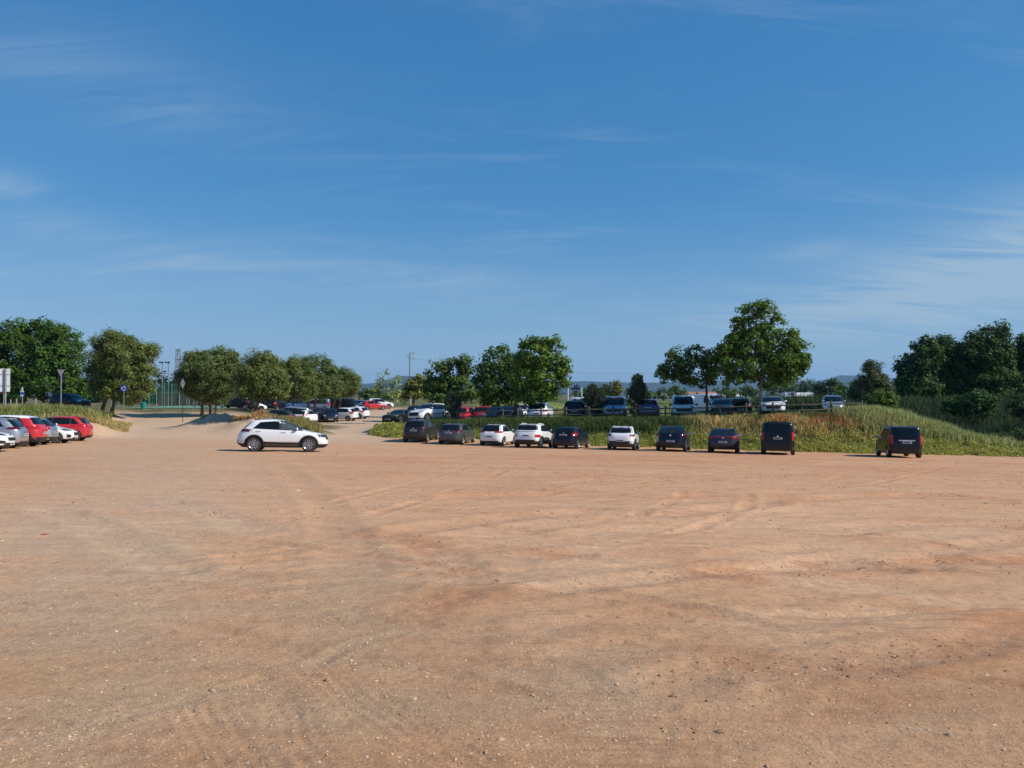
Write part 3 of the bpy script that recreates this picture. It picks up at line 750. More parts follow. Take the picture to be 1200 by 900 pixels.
# front and rear outlines as (distance from the end, height as a share of the car's height)
SHAPES = {
 'hatch': dict(front=[(.16, .13), (.04, .2), (0, .33), (.05, .45), (.22, .525), (.62, .59), (1.02, .65), (1.42, .79), (1.85, .92), (2.2, .975), (2.55, 1)],
               rear=[(.16, .13), (.03, .22), (0, .34), (.02, .48), (.07, .60), (.16, .68), (.34, .81), (.50, .91), (.62, .955), (.95, 1)], belt=.665, lean=1.0, nf=4.2, nr=5.0),
 'suv': dict(front=[(.17, .15), (.05, .22), (0, .34), (.03, .46), (.12, .55), (.5, .61), (1.02, .665), (1.4, .79), (1.8, .915), (2.15, .975), (2.5, 1)],
             rear=[(.16, .17), (.03, .25), (0, .34), (.02, .47), (.09, .60), (.17, .69), (.32, .81), (.46, .91), (.56, .955), (.95, 1)], belt=.675, lean=.95, nf=4.4, nr=5.2),
 'coupe': dict(front=[(.17, .15), (.05, .22), (0, .33), (.03, .45), (.14, .54), (.55, .60), (1.08, .655), (1.5, .79), (1.95, .925), (2.25, .98), (2.5, 1)],
               rear=[(.16, .17), (.03, .25), (0, .34), (.02, .48), (.06, .60), (.12, .685), (.48, .81), (.85, .92), (1.15, .97), (1.55, 1)], belt=.67, lean=1.02, nf=4.4, nr=5.2),
 'saloon': dict(front=[(.16, .13), (.04, .2), (0, .33), (.06, .45), (.3, .53), (.75, .59), (1.2, .65), (1.62, .80), (2.05, .93), (2.35, .98), (2.6, 1)],
                rear=[(.16, .14), (.03, .22), (0, .36), (.02, .52), (.1, .64), (.55, .685), (.85, .79), (1.2, .91), (1.45, .965), (1.85, 1)], belt=.665, lean=1.05, nf=4.4, nr=4.6),
 'mpv': dict(front=[(.14, .14), (.03, .2), (0, .32), (.04, .44), (.2, .51), (.6, .565), (.95, .61), (1.35, .78), (1.7, .92), (1.95, .98), (2.3, 1)],
             rear=[(.12, .14), (.02, .2), (0, .3), (.01, .48), (.03, .60), (.06, .72), (.12, .88), (.17, .945), (.26, .975), (.5, 1)], belt=.60, lean=.62, nf=5, nr=7.5),
 'van': dict(front=[(.14, .13), (.03, .19), (0, .3), (.04, .40), (.16, .46), (.5, .52), (.82, .565), (1.25, .76), (1.55, .90), (1.8, .965), (2.15, 1)],
             rear=[(.12, .12), (.02, .17), (0, .25), (.01, .45), (.025, .60), (.05, .75), (.10, .90), (.14, .95), (.22, .98), (.45, 1)], belt=.565, lean=.5, nf=5.2, nr=9),
 'city': dict(front=[(.13, .14), (.03, .21), (0, .33), (.05, .44), (.22, .515), (.5, .57), (.8, .63), (1.15, .79), (1.5, .92), (1.8, .98), (2.1, 1)],
              rear=[(.14, .14), (.03, .22), (0, .34), (.02, .48), (.06, .60), (.13, .68), (.27, .81), (.40, .91), (.50, .955), (.8, 1)], belt=.655, lean=.95, nf=3.8, nr=4.4),
}
_wheel_cache = {}
def wheel_meshes(r, wd=.215, style=0):
    key = (round(r, 3), style)
    if key in _wheel_cache: return _wheel_cache[key]
    t = MB(); h = wd / 2
    t.lathe([(-h, r * .66), (-h, r * .9), (-h * .8, r * .975), (-h * .4, r), (h * .4, r), (h * .8, r * .975), (h, r * .9), (h, r * .66)], 28)
    rim = MB()
    rim.lathe([(h * .98, r * .67), (h * .9, r * .64), (h * .25, r * .60)], 28)
    ns_ = (5, 5, 10, 7)[style]
    for k in range(ns_):
        a = 2 * math.pi * k / ns_
        m_ = Matrix.Rotation(a, 3, 'X')
        for off in ((-.055, .055) if style in (0,) else (0,)):
            w_ = .045 if style == 0 else (.075 if style == 1 else .05)
            rim.box(m_ @ Vector((h * .62, off * .9, r * .36)), (.03, w_ * r / .33, r * .56), Matrix.Rotation(a, 3, 'X') @ Matrix.Rotation(off * 1.3, 3, 'X'))
    rim.lathe([(h * .78, 0.001), (h * .78, r * .15), (h * .5, r * .17)], 14)
    disc = MB(); disc.lathe([(h * .22, 0.001), (h * .22, r * .64)], 24)
    res = (t.mesh('wheel', True), rim.mesh('rim', True), disc.mesh('brake_disc', True))
    _wheel_cache[key] = res
    return res

class Car:
    def __init__(s, name, shape, L, W, H, paint_, r=.33, wheels=(.86, .80), clad=0.0, rim=0, two_tone=None, shape_edit=None):
        sh = dict(SHAPES[shape]); sh.update(shape_edit or {})
        s.L, s.W, s.H, s.r, s.sh = L, W, H, r, sh
        s.root = empty(name, (0, 0, 0)); s.paint = paint_
        kx = L / dict(hatch=4.2, suv=4.5, coupe=4.5, saloon=4.6, mpv=4.4, van=5.0, city=3.75)[shape]
        fr = [(a * kx, b * H) for a, b in sh['front']]; rr = [(a * kx, b * H) for a, b in sh['rear']]
        s.ff = pchip([b for a, b in fr], [a for a, b in fr]); s.fr = pchip([b for a, b in rr], [a for a, b in rr])
        zb = sh['belt'] * H; s.zb = zb; zc = fr[0][1]; s.zc = max(zc, rr[0][1] * .9); ln = sh['lean']
        gh = H - zb
        s.fw = pchip([zc, zc + .1, .5 * zb, .68 * zb, zb - .05, zb, zb + .3 * gh, zb + .7 * gh, H - .075, H - .03, H],
                     [.89, .965, .992, 1.0, .985, .965, 1 - .10 * ln, 1 - .19 * ln, 1 - .255 * ln, 1 - .33 * ln, 1 - .52 * ln])
        s.nf, s.nr = sh['nf'], sh['nr']
        s.ya, s.yr = L / 2 - wheels[0], -L / 2 + wheels[1]
        zs = list(np.linspace(zc, H - .1, 34)) + [H - .08, H - .06, H - .045, H - .03, H - .018, H - .008, H]
        if clad: zs = [z for z in zs if abs(z - clad) > .012] + [clad]
        zs.sort()
        mw = 44; v = []; f = []
        for z in zs:
            yf, yb, w = L / 2 - float(s.ff(z)), -L / 2 + float(s.fr(z)), W / 2 * float(s.fw(z))
            yc, a = (yf + yb) / 2, (yf - yb) / 2
            for k in range(mw):
                th = 2 * math.pi * (k + .5) / mw; co, si = math.cos(th), math.sin(th)
                n = s.nf if si > 0 else s.nr
                # narrower towards the nose and tail
                yv = math.copysign(abs(si) ** (2 / n), si)
                xv = math.copysign(abs(co) ** (2 / n), co)
                v.append((xv * w, yc + a * yv, z))
        for i in range(len(zs) - 1):
            for k in range(mw):
                f.append((i * mw + k, i * mw + (k + 1) % mw, (i + 1) * mw + (k + 1) % mw, (i + 1) * mw + k))
        f.append(tuple(range(mw - 1, -1, -1))); f.append(tuple((len(zs) - 1) * mw + k for k in range(mw)))
        me = bpy.data.meshes.new('body'); me.from_pydata(v, [], f)
        s.full = BVHTree.FromPolygons([Vector(p) for p in v], f)
        s.R = r + .055
        cut = MB()
        for yc in (s.ya, s.yr):
            for sgn in (-1, 1):
                n = 28
                prof = [(sgn * (W / 2 - .33), 0.0005), (sgn * (W / 2 - .33), s.R), (sgn * (W / 2 + .2), s.R), (sgn * (W / 2 + .2), .0005)]
                c = MB(); c.lathe(prof, n)
                cut.add([(p[0], p[1] + yc, p[2] + r) for p in c.v], c.f)
        cm = bpy.data.meshes.new('cut'); cm.from_pydata(cut.v, [], cut.f)
        bm = bmesh.new(); bm.from_mesh(cm); bmesh.ops.remove_doubles(bm, verts=bm.verts, dist=.001); bmesh.ops.recalc_face_normals(bm, faces=bm.faces); bm.to_mesh(cm); bm.free()
        bm = bmesh.new(); bm.from_mesh(me); bmesh.ops.recalc_face_normals(bm, faces=bm.faces); bm.to_mesh(me); bm.free()
        bo, co_ = bpy.data.objects.new('b', me), bpy.data.objects.new('c', cm)
        C.objects.link(bo); C.objects.link(co_)
        md = bo.modifiers.new('x', 'BOOLEAN'); md.operation = 'DIFFERENCE'; md.object = co_; md.solver = 'EXACT'
        dg = bpy.context.evaluated_depsgraph_get()
        new = bpy.data.meshes.new_from_object(bo.evaluated_get(dg)); new.name = 'body'
        bpy.data.objects.remove(bo); bpy.data.objects.remove(co_)
        new.materials.clear()
        for m in (paint_, M['black'], two_tone or paint_): new.materials.append(m)
        for p in new.polygons:
            c = p.center; p.use_smooth = True; mi = 0
            for yc in (s.ya, s.yr):
                d = math.hypot(c.y - yc, c.z - r)
                if d < s.R + .004 and (abs(p.normal.x) > .9 and abs(c.x) < W / 2 - .3 or abs(d - s.R) < .02 and abs(p.normal.x) < .35): mi = 1
            if p.normal.z < -.5 and c.z < zc + .12: mi = 1
            if clad and c.z < clad: mi = 1
            if two_tone and c.z > H - .12: mi = 2
            p.material_index = mi
        new.set_sharp_from_angle(angle=R(38))
        s.body = link('body', new, [], s.root)
        s.body.material_slots[0].link = 'OBJECT'; s.body.material_slots[0].material = paint_
        # wheels
        tm, rm, dm = wheel_meshes(r, .215, rim)
        for yc in (s.ya, s.yr):
            for sgn in (1, -1):
                w = link('wheel', tm, [M['tyre']], s.root); w.location = (sgn * (W / 2 - .125), yc, r)
                if sgn < 0: w.rotation_euler = (0, 0, math.pi)
                link('rim', rm, [M['rim']], w); link('brake_disc', dm, [M['rim_dark']], w)

    def cast(s, axis, a, b):
        """axis 'r','l': (y,z); 'f','b': (x,z); 't': (x,y)"""
        if axis == 'r': o, d = Vector((3, a, b)), Vector((-1, 0, 0))
        elif axis == 'l': o, d = Vector((-3, a, b)), Vector((1, 0, 0))
        elif axis == 'f': o, d = Vector((a, 6, b)), Vector((0, -1, 0))
        elif axis == 'b': o, d = Vector((a, -6, b)), Vector((0, 1, 0))
        else: o, d = Vector((a, b, 4)), Vector((0, 0, -1))
        h = s.full.ray_cast(o, d)
        if h[0] is None:
            h = s.full.find_nearest(o + d * (3 - s.W / 2 if axis in 'rl' else 6 - s.L / 2))
        n = h[1] if h[1].dot(d) < 0 else -h[1]
        return h[0], n, d
    def patch(s, quads, off=.008, nu=10, nv=4):
        """quads: (axis, bottom polyline, top polyline); one mesh lying on the body with a rim"""
        mb = MB()
        for axis, lo, hi in quads:
            lo, hi = s._res(lo, nu), s._res(hi, nu); g = []
            for j in range(nv + 1):
                for i in range(nu + 1):
                    a = lo[i] + (hi[i] - lo[i]) * j / nv
                    p, n, d = s.cast(axis, a[0], a[1])
                    g.append((p + n * off, p - n * .01))
            base = len(mb.v); nn = len(g)
            W_ = nu + 1
            f = [(j * W_ + i, j * W_ + i + 1, (j + 1) * W_ + i + 1, (j + 1) * W_ + i) for j in range(nv) for i in range(nu)]
            bd = [i for i in range(W_)] + [j * W_ + nu for j in range(1, nv + 1)] + [nv * W_ + i for i in range(nu - 1, -1, -1)] + [j * W_ for j in range(nv - 1, 0, -1)]
            vv = [q[0] for q in g] + [g[i][1] for i in bd]
            f += [(bd[k], bd[(k + 1) % len(bd)], nn + (k + 1) % len(bd), nn + k) for k in range(len(bd))]
            # make the faces look outwards
            a, b, c = vv[f[0][0]], vv[f[0][1]], vv[f[0][2]]
            dd = s.cast(axis, (lo[0][0] + hi[-1][0]) / 2, (lo[0][1] + hi[-1][1]) / 2)[2]
            if (b - a).cross(c - a).dot(dd) > 0: f = [tuple(reversed(q)) for q in f]
            mb.add(vv, f)
        return mb
    @staticmethod
    def _res(pl, n):
        p = np.array(pl, float)
        sg = np.r_[0, np.cumsum(np.hypot(*np.diff(p, axis=0).T))]
        if sg[-1] == 0: return np.repeat(p[:1], n + 1, 0)
        t = np.linspace(0, sg[-1], n + 1)
        return np.stack([np.interp(t, sg, p[:, 0]), np.interp(t, sg, p[:, 1])], 1)
    def part(s, name, quads, m, off=.008, parent=None, nu=10, nv=4):
        mb = s.patch(quads, off, nu, nv)
        me = bpy.data.meshes.new(name); me.from_pydata(mb.v, [], mb.f)
        for p in me.polygons: p.use_smooth = True
        me.set_sharp_from_angle(angle=R(40))
        return link(name, me, [m], parent or s.root)
    def Y(s, d): return s.L / 2 - d            # distance behind the nose
    def both(s, fn):
        for ax in ('r', 'l'): fn(ax)
    # --- glass and panels
    def sides(s, sA0, sA1, sB, sC0, sC1, rise=.03, q=None, door_lo=None, pale=False, trim=True, handles=True, zt=None, solid_rear=False, doors=True, drop=.035):
        zb = s.zb + .012; H = s.H; zt = zt or (H - .10)
        def bz(d): return zb + rise * (d - sA0) / (sC0 - sA0)
        def tz(d): m_ = (sA1 + sC1) / 2; return zt - drop * ((d - m_) / ((sC1 - sA1) / 2)) ** 2
        dl = door_lo or s.zc + .12
        for ax in ('r', 'l'):
            if trim and not solid_rear:
                s.part('window_trim', [(ax, [(s.Y(sA0 - .05), bz(sA0) - .025), (s.Y(sC0 + .04), bz(sC0) - .02)], [(s.Y(sA1 - .04), tz(sA1) + .022), (s.Y((sA1 + sC1) / 2), tz((sA1 + sC1) / 2) + .022), (s.Y(sC1 + .02), tz(sC1) + .02)])], M['black'], .006, nu=14)
            front_d = [(ax, [(s.Y(max(sA0 - .02, s.L / 2 - s.ya + s.R + .02)), dl), (s.Y(sB - .01), dl)], [(s.Y(sA0 - .02), bz(sA0) - .03), (s.Y(sB - .01), bz(sB) - .03)])]
            rear_d = [(ax, [(s.Y(sB + .01), dl), (s.Y(min(sC0, s.L - s.sh_w() - s.R - .14)), dl)], [(s.Y(sB + .01), bz(sB) - .03), (s.Y(sC0 - .02), bz(sC0) - .03)])]
            for q_, h_ in ((front_d, sB - .22), (rear_d, sC0 - .28)) if doors else ():
                if solid_rear and q_ is rear_d: continue
                d = s.part('door', q_, s.paint, .0045, nu=8, nv=5)
                d.material_slots[0].link = 'OBJECT'; d.material_slots[0].material = s.paint
                if handles:
                    zh = bz(h_) - .12
                    p, n, dd = s.cast(ax, s.Y(h_), zh)
                    hb = MB().box(p + n * .022, (.03, .2, .028))
                    o = link('handle', hb.mesh('handle'), [s.paint], d); o.material_slots[0].link = 'OBJECT'; o.material_slots[0].material = s.paint
            s.part('side_window', [(ax, [(s.Y(sA0 + .06), bz(sA0)), (s.Y(sB - .045), bz(sB))], [(s.Y(sA1 + .05), tz(sA1) - .01), (s.Y((sA1 + sB) / 2), tz((sA1 + sB) / 2)), (s.Y(sB - .035), tz(sB))])], M['pale_glass'] if pale else M['glass'], .011)
            if not solid_rear:
                c1 = sC1 if q is None else min(sC1, q - .05); c0 = sC0 if q is None else q - .05
                s.part('side_window', [(ax, [(s.Y(sB + .045), bz(sB)), (s.Y(c0 - .03), bz(c0))], [(s.Y(sB + .035), tz(sB)), (s.Y((c1 + sB) / 2), tz((c1 + sB) / 2)), (s.Y(c1 - .05), tz(c1) - .01)])], M['glass'], .011)
                if q is not None:
                    s.part('quarter_window', [(ax, [(s.Y(q + .02), bz(q)), (s.Y(sC0 - .03), bz(sC0))], [(s.Y(q + .02), tz(q)), (s.Y(sC1 - .03), tz(sC1) - .01)])], M['glass'], .011)
    def sh_w(s): return s.L / 2 + s.yr  # rear axle distance from the tail
    def screens(s, wz=.03, rz0=None, rz1=None, rw=.80, ft=.0, two=False):
        H, W, zb = s.H, s.W, s.zb
        a, b = zb + wz, H - .085
        wa, wb = W / 2 * .80, W / 2 * .68
        s.part('windscreen', [('f', [(-wa, a + .03), (0, a), (wa, a + .03)], [(-wb, b), (0, b + .015), (wb, b)])], M['glass'], .009, nu=12, nv=6)
        if rz0 is None: rz0 = zb + .03
        if rz1 is None: rz1 = H - .10
        ra, rb = W / 2 * rw, W / 2 * (rw - .10)
        if two:
            for sg in (-1, 1):
                s.part('rear_window', [('b', [(sg * .03, rz0), (sg * ra, rz0)], [(sg * .03, rz1), (sg * rb, rz1)])], M['glass'], .009, nu=8, nv=5)
            return
        o = s.part('rear_window', [('b', [(-ra, rz0 + .015), (0, rz0), (ra, rz0 + .015)], [(-rb, rz1 - .01), (0, rz1), (rb, rz1 - .01)])], M['glass'], .009, nu=12, nv=6)
        p0, n0, _ = s.cast('b', 0.02, rz0 + .03); p1, n1_, _ = s.cast('b', .28, rz0 + .12)
        MB().tube([p0 + n0 * .02, p1 + n1_ * .02], .011, 6).build('wiper', M['black'], o)
    def tail(s, x0, x1, z0, z1, side=.22, m='tail', skew=0.0, bar=None):
        x1 = min(x1, s.W / 2 * .945)
        for sg, ax in ((1, 'r'), (-1, 'l')):
            q = [('b', [(sg * x0, z0 + skew), (sg * x1, z0)], [(sg * x0, z1 - skew * .2), (sg * x1, z1)])]
            if side:
                q.append((ax, [(-s.L / 2 + .05 + float(s.fr(z0)), z0 + .01), (-s.L / 2 + side + float(s.fr(z0)), z0 + .03)], [(-s.L / 2 + .05 + float(s.fr(z1)), z1), (-s.L / 2 + side * 1.1 + float(s.fr(z1)), z1 - .015)]))
            s.part('taillight', q, M[m], .010, nu=8, nv=3)
        if bar:
            s.part('light_bar', [('b', [(-x0, bar[0]), (x0, bar[0])], [(-x0, bar[1]), (x0, bar[1])])], M[m], .008, nu=10, nv=2)
    def heads(s, x0, x1, z0, z1, side=.35, m='head', skew=.03, grille=None, low=None):
        x1 = min(x1, s.W / 2 * .86); side = min(side, .2)
        for sg, ax in ((1, 'r'), (-1, 'l')):
            q = [('f', [(sg * x0, z0 + skew * .5), (sg * x1, z0 + skew)], [(sg * x0, z1 - skew), (sg * x1, z1 + skew * .6)])]
            if side:
                q.append((ax, [(s.L / 2 - float(s.ff(z0)) - .06, z0 + .02), (s.L / 2 - float(s.ff(z0)) - side * .75, z0 + .05)], [(s.L / 2 - float(s.ff(z1)) - .05, z1), (s.L / 2 - float(s.ff(z1)) - side, z1 + .02)]))
            s.part('headlight', q, M[m], .010, nu=8, nv=3)
        if grille: s.part('grille', [('f', [(-grille[0], grille[1]), (grille[0], grille[1])], [(-grille[0] * 1.08, grille[2]), (grille[0] * 1.08, grille[2])])], M['black'], .009)
        if low: s.part('air_intake', [('f', [(-low[0], low[1]), (low[0], low[1])], [(-low[0] * .9, low[2]), (low[0] * .9, low[2])])], M['black'], .009)
        s.plate('f', .5 * (s.zc + .5))
    def plate(s, ax, z):
        p, n, d = s.cast(ax, 0, z)
        y = p.y + (-.018 if ax == 'b' else .018); sg = -1 if ax == 'b' else 1
        o = MB().box((0, y, z), (.52, .014, .11)).build('number_plate', M['plate'], s.root)
        MB().box((-.235 * -sg, y + sg * .0085, z), (.04, .004, .10)).build('blue_band', M['sign_blue'], o)
        k = MB()
        k.box((0, y + sg * .0085, z), (.36, .003, .055))
        k.build('plate_characters', M['ink'], o)
    def bumper(s, z0, z1, w=.86, m='black', ax='b'):
        ww = s.W / 2 * w
        s.part('bumper_insert', [(ax, [(-ww * .8, z0), (ww * .8, z0)], [(-ww, z1), (-ww * .6, z1), (ww * .6, z1), (ww, z1)])], M[m], .010, nu=14, nv=3)
    def arches(s, wd=.065):
        for yc in (s.ya, s.yr):
            for ax, sg in (('r', 1), ('l', -1)):
                mb = MB(); n = 22; ring = []
                for i in range(n + 1):
                    a = R(-18) + R(216) * i / n
                    for rr_, o_ in ((s.R - .005, -.05), (s.R - .005, .016), (s.R + wd, .014), (s.R + wd, -.02)):
                        y, z = yc + rr_ * math.cos(a), s.r + rr_ * math.sin(a)
                        z = max(z, s.zc + .0)
                        p, nn, d = s.cast(ax, y, z); ring.append(p - d * o_)
                f = [(i * 4 + k, i * 4 + k + 1, i * 4 + 5 + k, i * 4 + 4 + k) for i in range(n) for k in range(3)]
                mb.add(ring, f)
                o = mb.build('arch_trim', M['black'], s.root, True)
    def sill(s, z1, m='black'):
        for ax in ('r', 'l'):
            s.part('sill_trim', [(ax, [(s.ya - s.R, s.zc + .03), (s.yr + s.R, s.zc + .03)], [(s.ya - s.R, z1), (s.yr + s.R, z1)])], M[m], .012, nu=8, nv=2)
    def mirrors(s, d, m=None):
        for sg, ax in ((1, 'r'), (-1, 'l')):
            z = s.zb + .05; p, n, dd = s.cast(ax, s.Y(d), z - .02)
            mb = MB(); c = p + Vector((sg * .13, 0, .055)); prof = []
            for k in range(5):
                a = -.5 + k / 4; prof.append((a * .2, .075 * math.sqrt(max(0.02, 1 - (2 * a) ** 2 * .85))))
            l = MB(); l.lathe(prof, 12); mb.add([(q[0] + c.x, q[1] * .75 + c.y, q[2] + c.z) for q in l.v], l.f)
            n5 = 12
            mb.add([c + Vector((-.1, 0, 0)), ], [])
            mb.tube([p, c - Vector((0, 0, .05))], [.03, .028], 6)
            mb.v = [tuple(q) for q in mb.v]
            o = mb.build('door_mirror', m or s.paint, s.root, True)
            if m is None: o.material_slots[0].link = 'OBJECT'; o.material_slots[0].material = s.paint
            MB().box(c + Vector((0, -.055, 0)), (.17, .008, .10)).build('mirror_glass', M['chrome'], o)
    def spoiler(s, z=None, m=None, ln=.16):
        z = z or s.H - .055; y = -s.L / 2 + float(s.fr(z)); w = s.W / 2 * .66
        mb = MB(); mb.add([(-w, y + .12, z - .01), (w, y + .12, z - .01), (w * .96, y - ln * .6, z - .03), (-w * .96, y - ln * .6, z - .03),
                           (-w, y + .2, z + .038), (w, y + .2, z + .038), (w * .96, y - ln * .62, z + .004), (-w * .96, y - ln * .62, z + .004)],
                          [(0, 1, 2, 3), (7, 6, 5, 4), (0, 4, 5, 1), (1, 5, 6, 2), (2, 6, 7, 3), (3, 7, 4, 0)])
        o = mb.build('spoiler', m or s.paint, s.root)
        if m is None: o.material_slots[0].link = 'OBJECT'; o.material_slots[0].material = s.paint
        MB().box((0, y - ln * .62 - .004, z - .008), (.3, .01, .018)).build('brake_lamp', M['tail_dark'], o)
    def rails(s, d0, d1, m='black'):
        for sg in (-1, 1):
            x = sg * s.W / 2 * .62; pts = []
            for k in range(7):
                d = d0 + (d1 - d0) * k / 6; p, n, _ = s.cast('t', x, s.Y(d)); pts.append(p + Vector((0, 0, .045 if 0 < k < 6 else -.005)))
            MB().tube(pts, .018, 6).build('roof_rail', M[m], s.root, True)
    def fin(s, d=None):
        d = d or s.L - .95; p, n, _ = s.cast('t', 0, s.Y(d))
        MB().prism([(-.0, 0), (.16, 0), (.03, .07), (0.0, .07)], -.015, .015)
        mb = MB(); mb.add([(-.02, p.y + .12, p.z - .01), (.02, p.y + .12, p.z - .01), (.02, p.y - .06, p.z - .01), (-.02, p.y - .06, p.z - .01), (-.006, p.y - .06, p.z + .06), (.006, p.y - .06, p.z + .06)],
                          [(0, 1, 2, 3), (0, 4, 5, 1), (1, 5, 2), (2, 5, 4, 3), (3, 4, 0)])
        mb.build('antenna', M['black'], s.root)
    def badge(s, z, ax='b', m='chrome', r=.05):
        p, n, d = s.cast(ax, 0, z); l = MB(); l.lathe([(0, .001), (.008, r * .8), (.004, r), (-.02, r)], 14, 'y')
        sg = -1 if ax == 'b' else 1
        l.v = [(q[0], q[1] * sg + p.y + sg * .012, q[2] + z) for q in l.v]; l.build('badge', M[m], s.root, True)
    def bar(s, z0, z1, w, m='chrome', ax='b'):
        s.part('trim_strip', [(ax, [(-w, z0), (w, z0)], [(-w, z1), (w, z1)])], M[m], .014, nu=8, nv=2)
    def seam(s, z0, z1, w):
        """shut line of the tailgate"""
        for sg in (-1, 1):
            s.part('shut_line', [('b', [(sg * w, z0), (sg * (w + .012), z0)], [(sg * w, z1), (sg * (w + .012), z1)])], M['black'], .003, nu=1, nv=6)
    def exhaust(s, x=.45, z=None):
        z = z or s.zc + .07
        for sg in (1,):
            MB().tube([(sg * x, -s.L / 2 + .05, z), (sg * x, -s.L / 2 - .02, z)], .04, 10, False).build('exhaust_pipe', M['chrome'], s.root)
    def low_shadow(s): pass

def pose(root, x, y, th, z=None, tilt=True, dz=0.0):
    """stand a thing on the ground, heading th clockwise from straight ahead"""
    if z is None: z = gz(x, y)
    e = 1.3
    n = Vector((-(gz(x + e, y) - gz(x - e, y)) / (2 * e), -(gz(x, y + e) - gz(x, y - e)) / (2 * e), 1)).normalized() if tilt else Vector((0, 0, 1))
    f = Vector((math.sin(th), math.cos(th), 0)); f = (f - n * f.dot(n)).normalized(); r_ = f.cross(n)
    m = Matrix((r_, f, n)).transposed().to_4x4(); m.translation = Vector((x, y, z + dz))
    root.matrix_world = m
def recolour(root, old, new):
    for o in [root] + list(root.children_recursive):
        for sl in o.material_slots:
            if sl.link == 'OBJECT' and sl.material == old: sl.material = new

ROW = 'cars parked in a row along the grassy bank'
LEFT = 'cars parked side by side at the edge of the dirt lot'
UPPER = 'cars on the raised car park behind the wooden fence'
LOWER = 'cars on the lower car park beyond the dirt lot'

def at_rear(c, px, py, d, th):
    """tail centre on the sight line through px at distance d"""
    x, y = wx(px, d), d
    pose(c.root, x + math.sin(th) * c.L / 2, y + math.cos(th) * c.L / 2, th)
def at_nose(c, px, d, th):
    x, y = wx(px, d), d
    pose(c.root, x - math.sin(th) * c.L / 2, y - math.cos(th) * c.L / 2, th)

# 1 the white crossover driving across
def white_crossover():
    c = Car('crossover', 'suv', 4.38, 1.83, 1.585, P['white'], r=.355, wheels=(.90, .88), clad=.40, rim=0,
            shape_edit=dict(front=[(.2, .13), (.06, .2), (0, .31), (.04, .42), (.13, .52), (.34, .575), (.72, .62), (1.06, .66), (1.55, .79), (2.05, .91), (2.35, .96), (2.75, 1)],
                            rear=[(.22, .15), (.05, .23), (0, .31), (.045, .46), (.14, .58), (.21, .66), (.43, .785), (.62, .885), (.71, .932), (1.1, .978), (1.6, 1)], belt=.66))
    c.sides(1.22, 1.92, 2.31, 3.55, 3.22, rise=.085, pale=True, zt=1.478, drop=.055)
    c.screens(rz0=1.12, rz1=1.43, rw=.78)
    c.tail(.38, .90, .96, 1.10, .42, 'tail_dark', .02); c.heads(.56, .90, .71, .86, .16, 'head_dark', .03, (.55, .62, .86), (.6, .28, .40))
    c.plate('b', .84); c.bumper(.32, .55, .9); c.arches(.07); c.sill(.50); c.mirrors(1.47); c.spoiler(1.505); c.rails(2.0, 3.45, 'chrome'); c.fin(3.5); c.badge(1.06)
    for ax in 'rl': c.part('chrome_strip', [(ax, [(c.ya - .5, .455), (c.yr + .55, .48)], [(c.ya - .48, .485), (c.yr + .55, .515)])], M['chrome'], .018, nu=8, nv=1)
    tag(c.root, 'white crossover with black sills crossing the open dirt alone', 'car')
    pose(c.root, wx(332.5, 38.7), 38.7, R(80.0))
    return c
white_crossover()

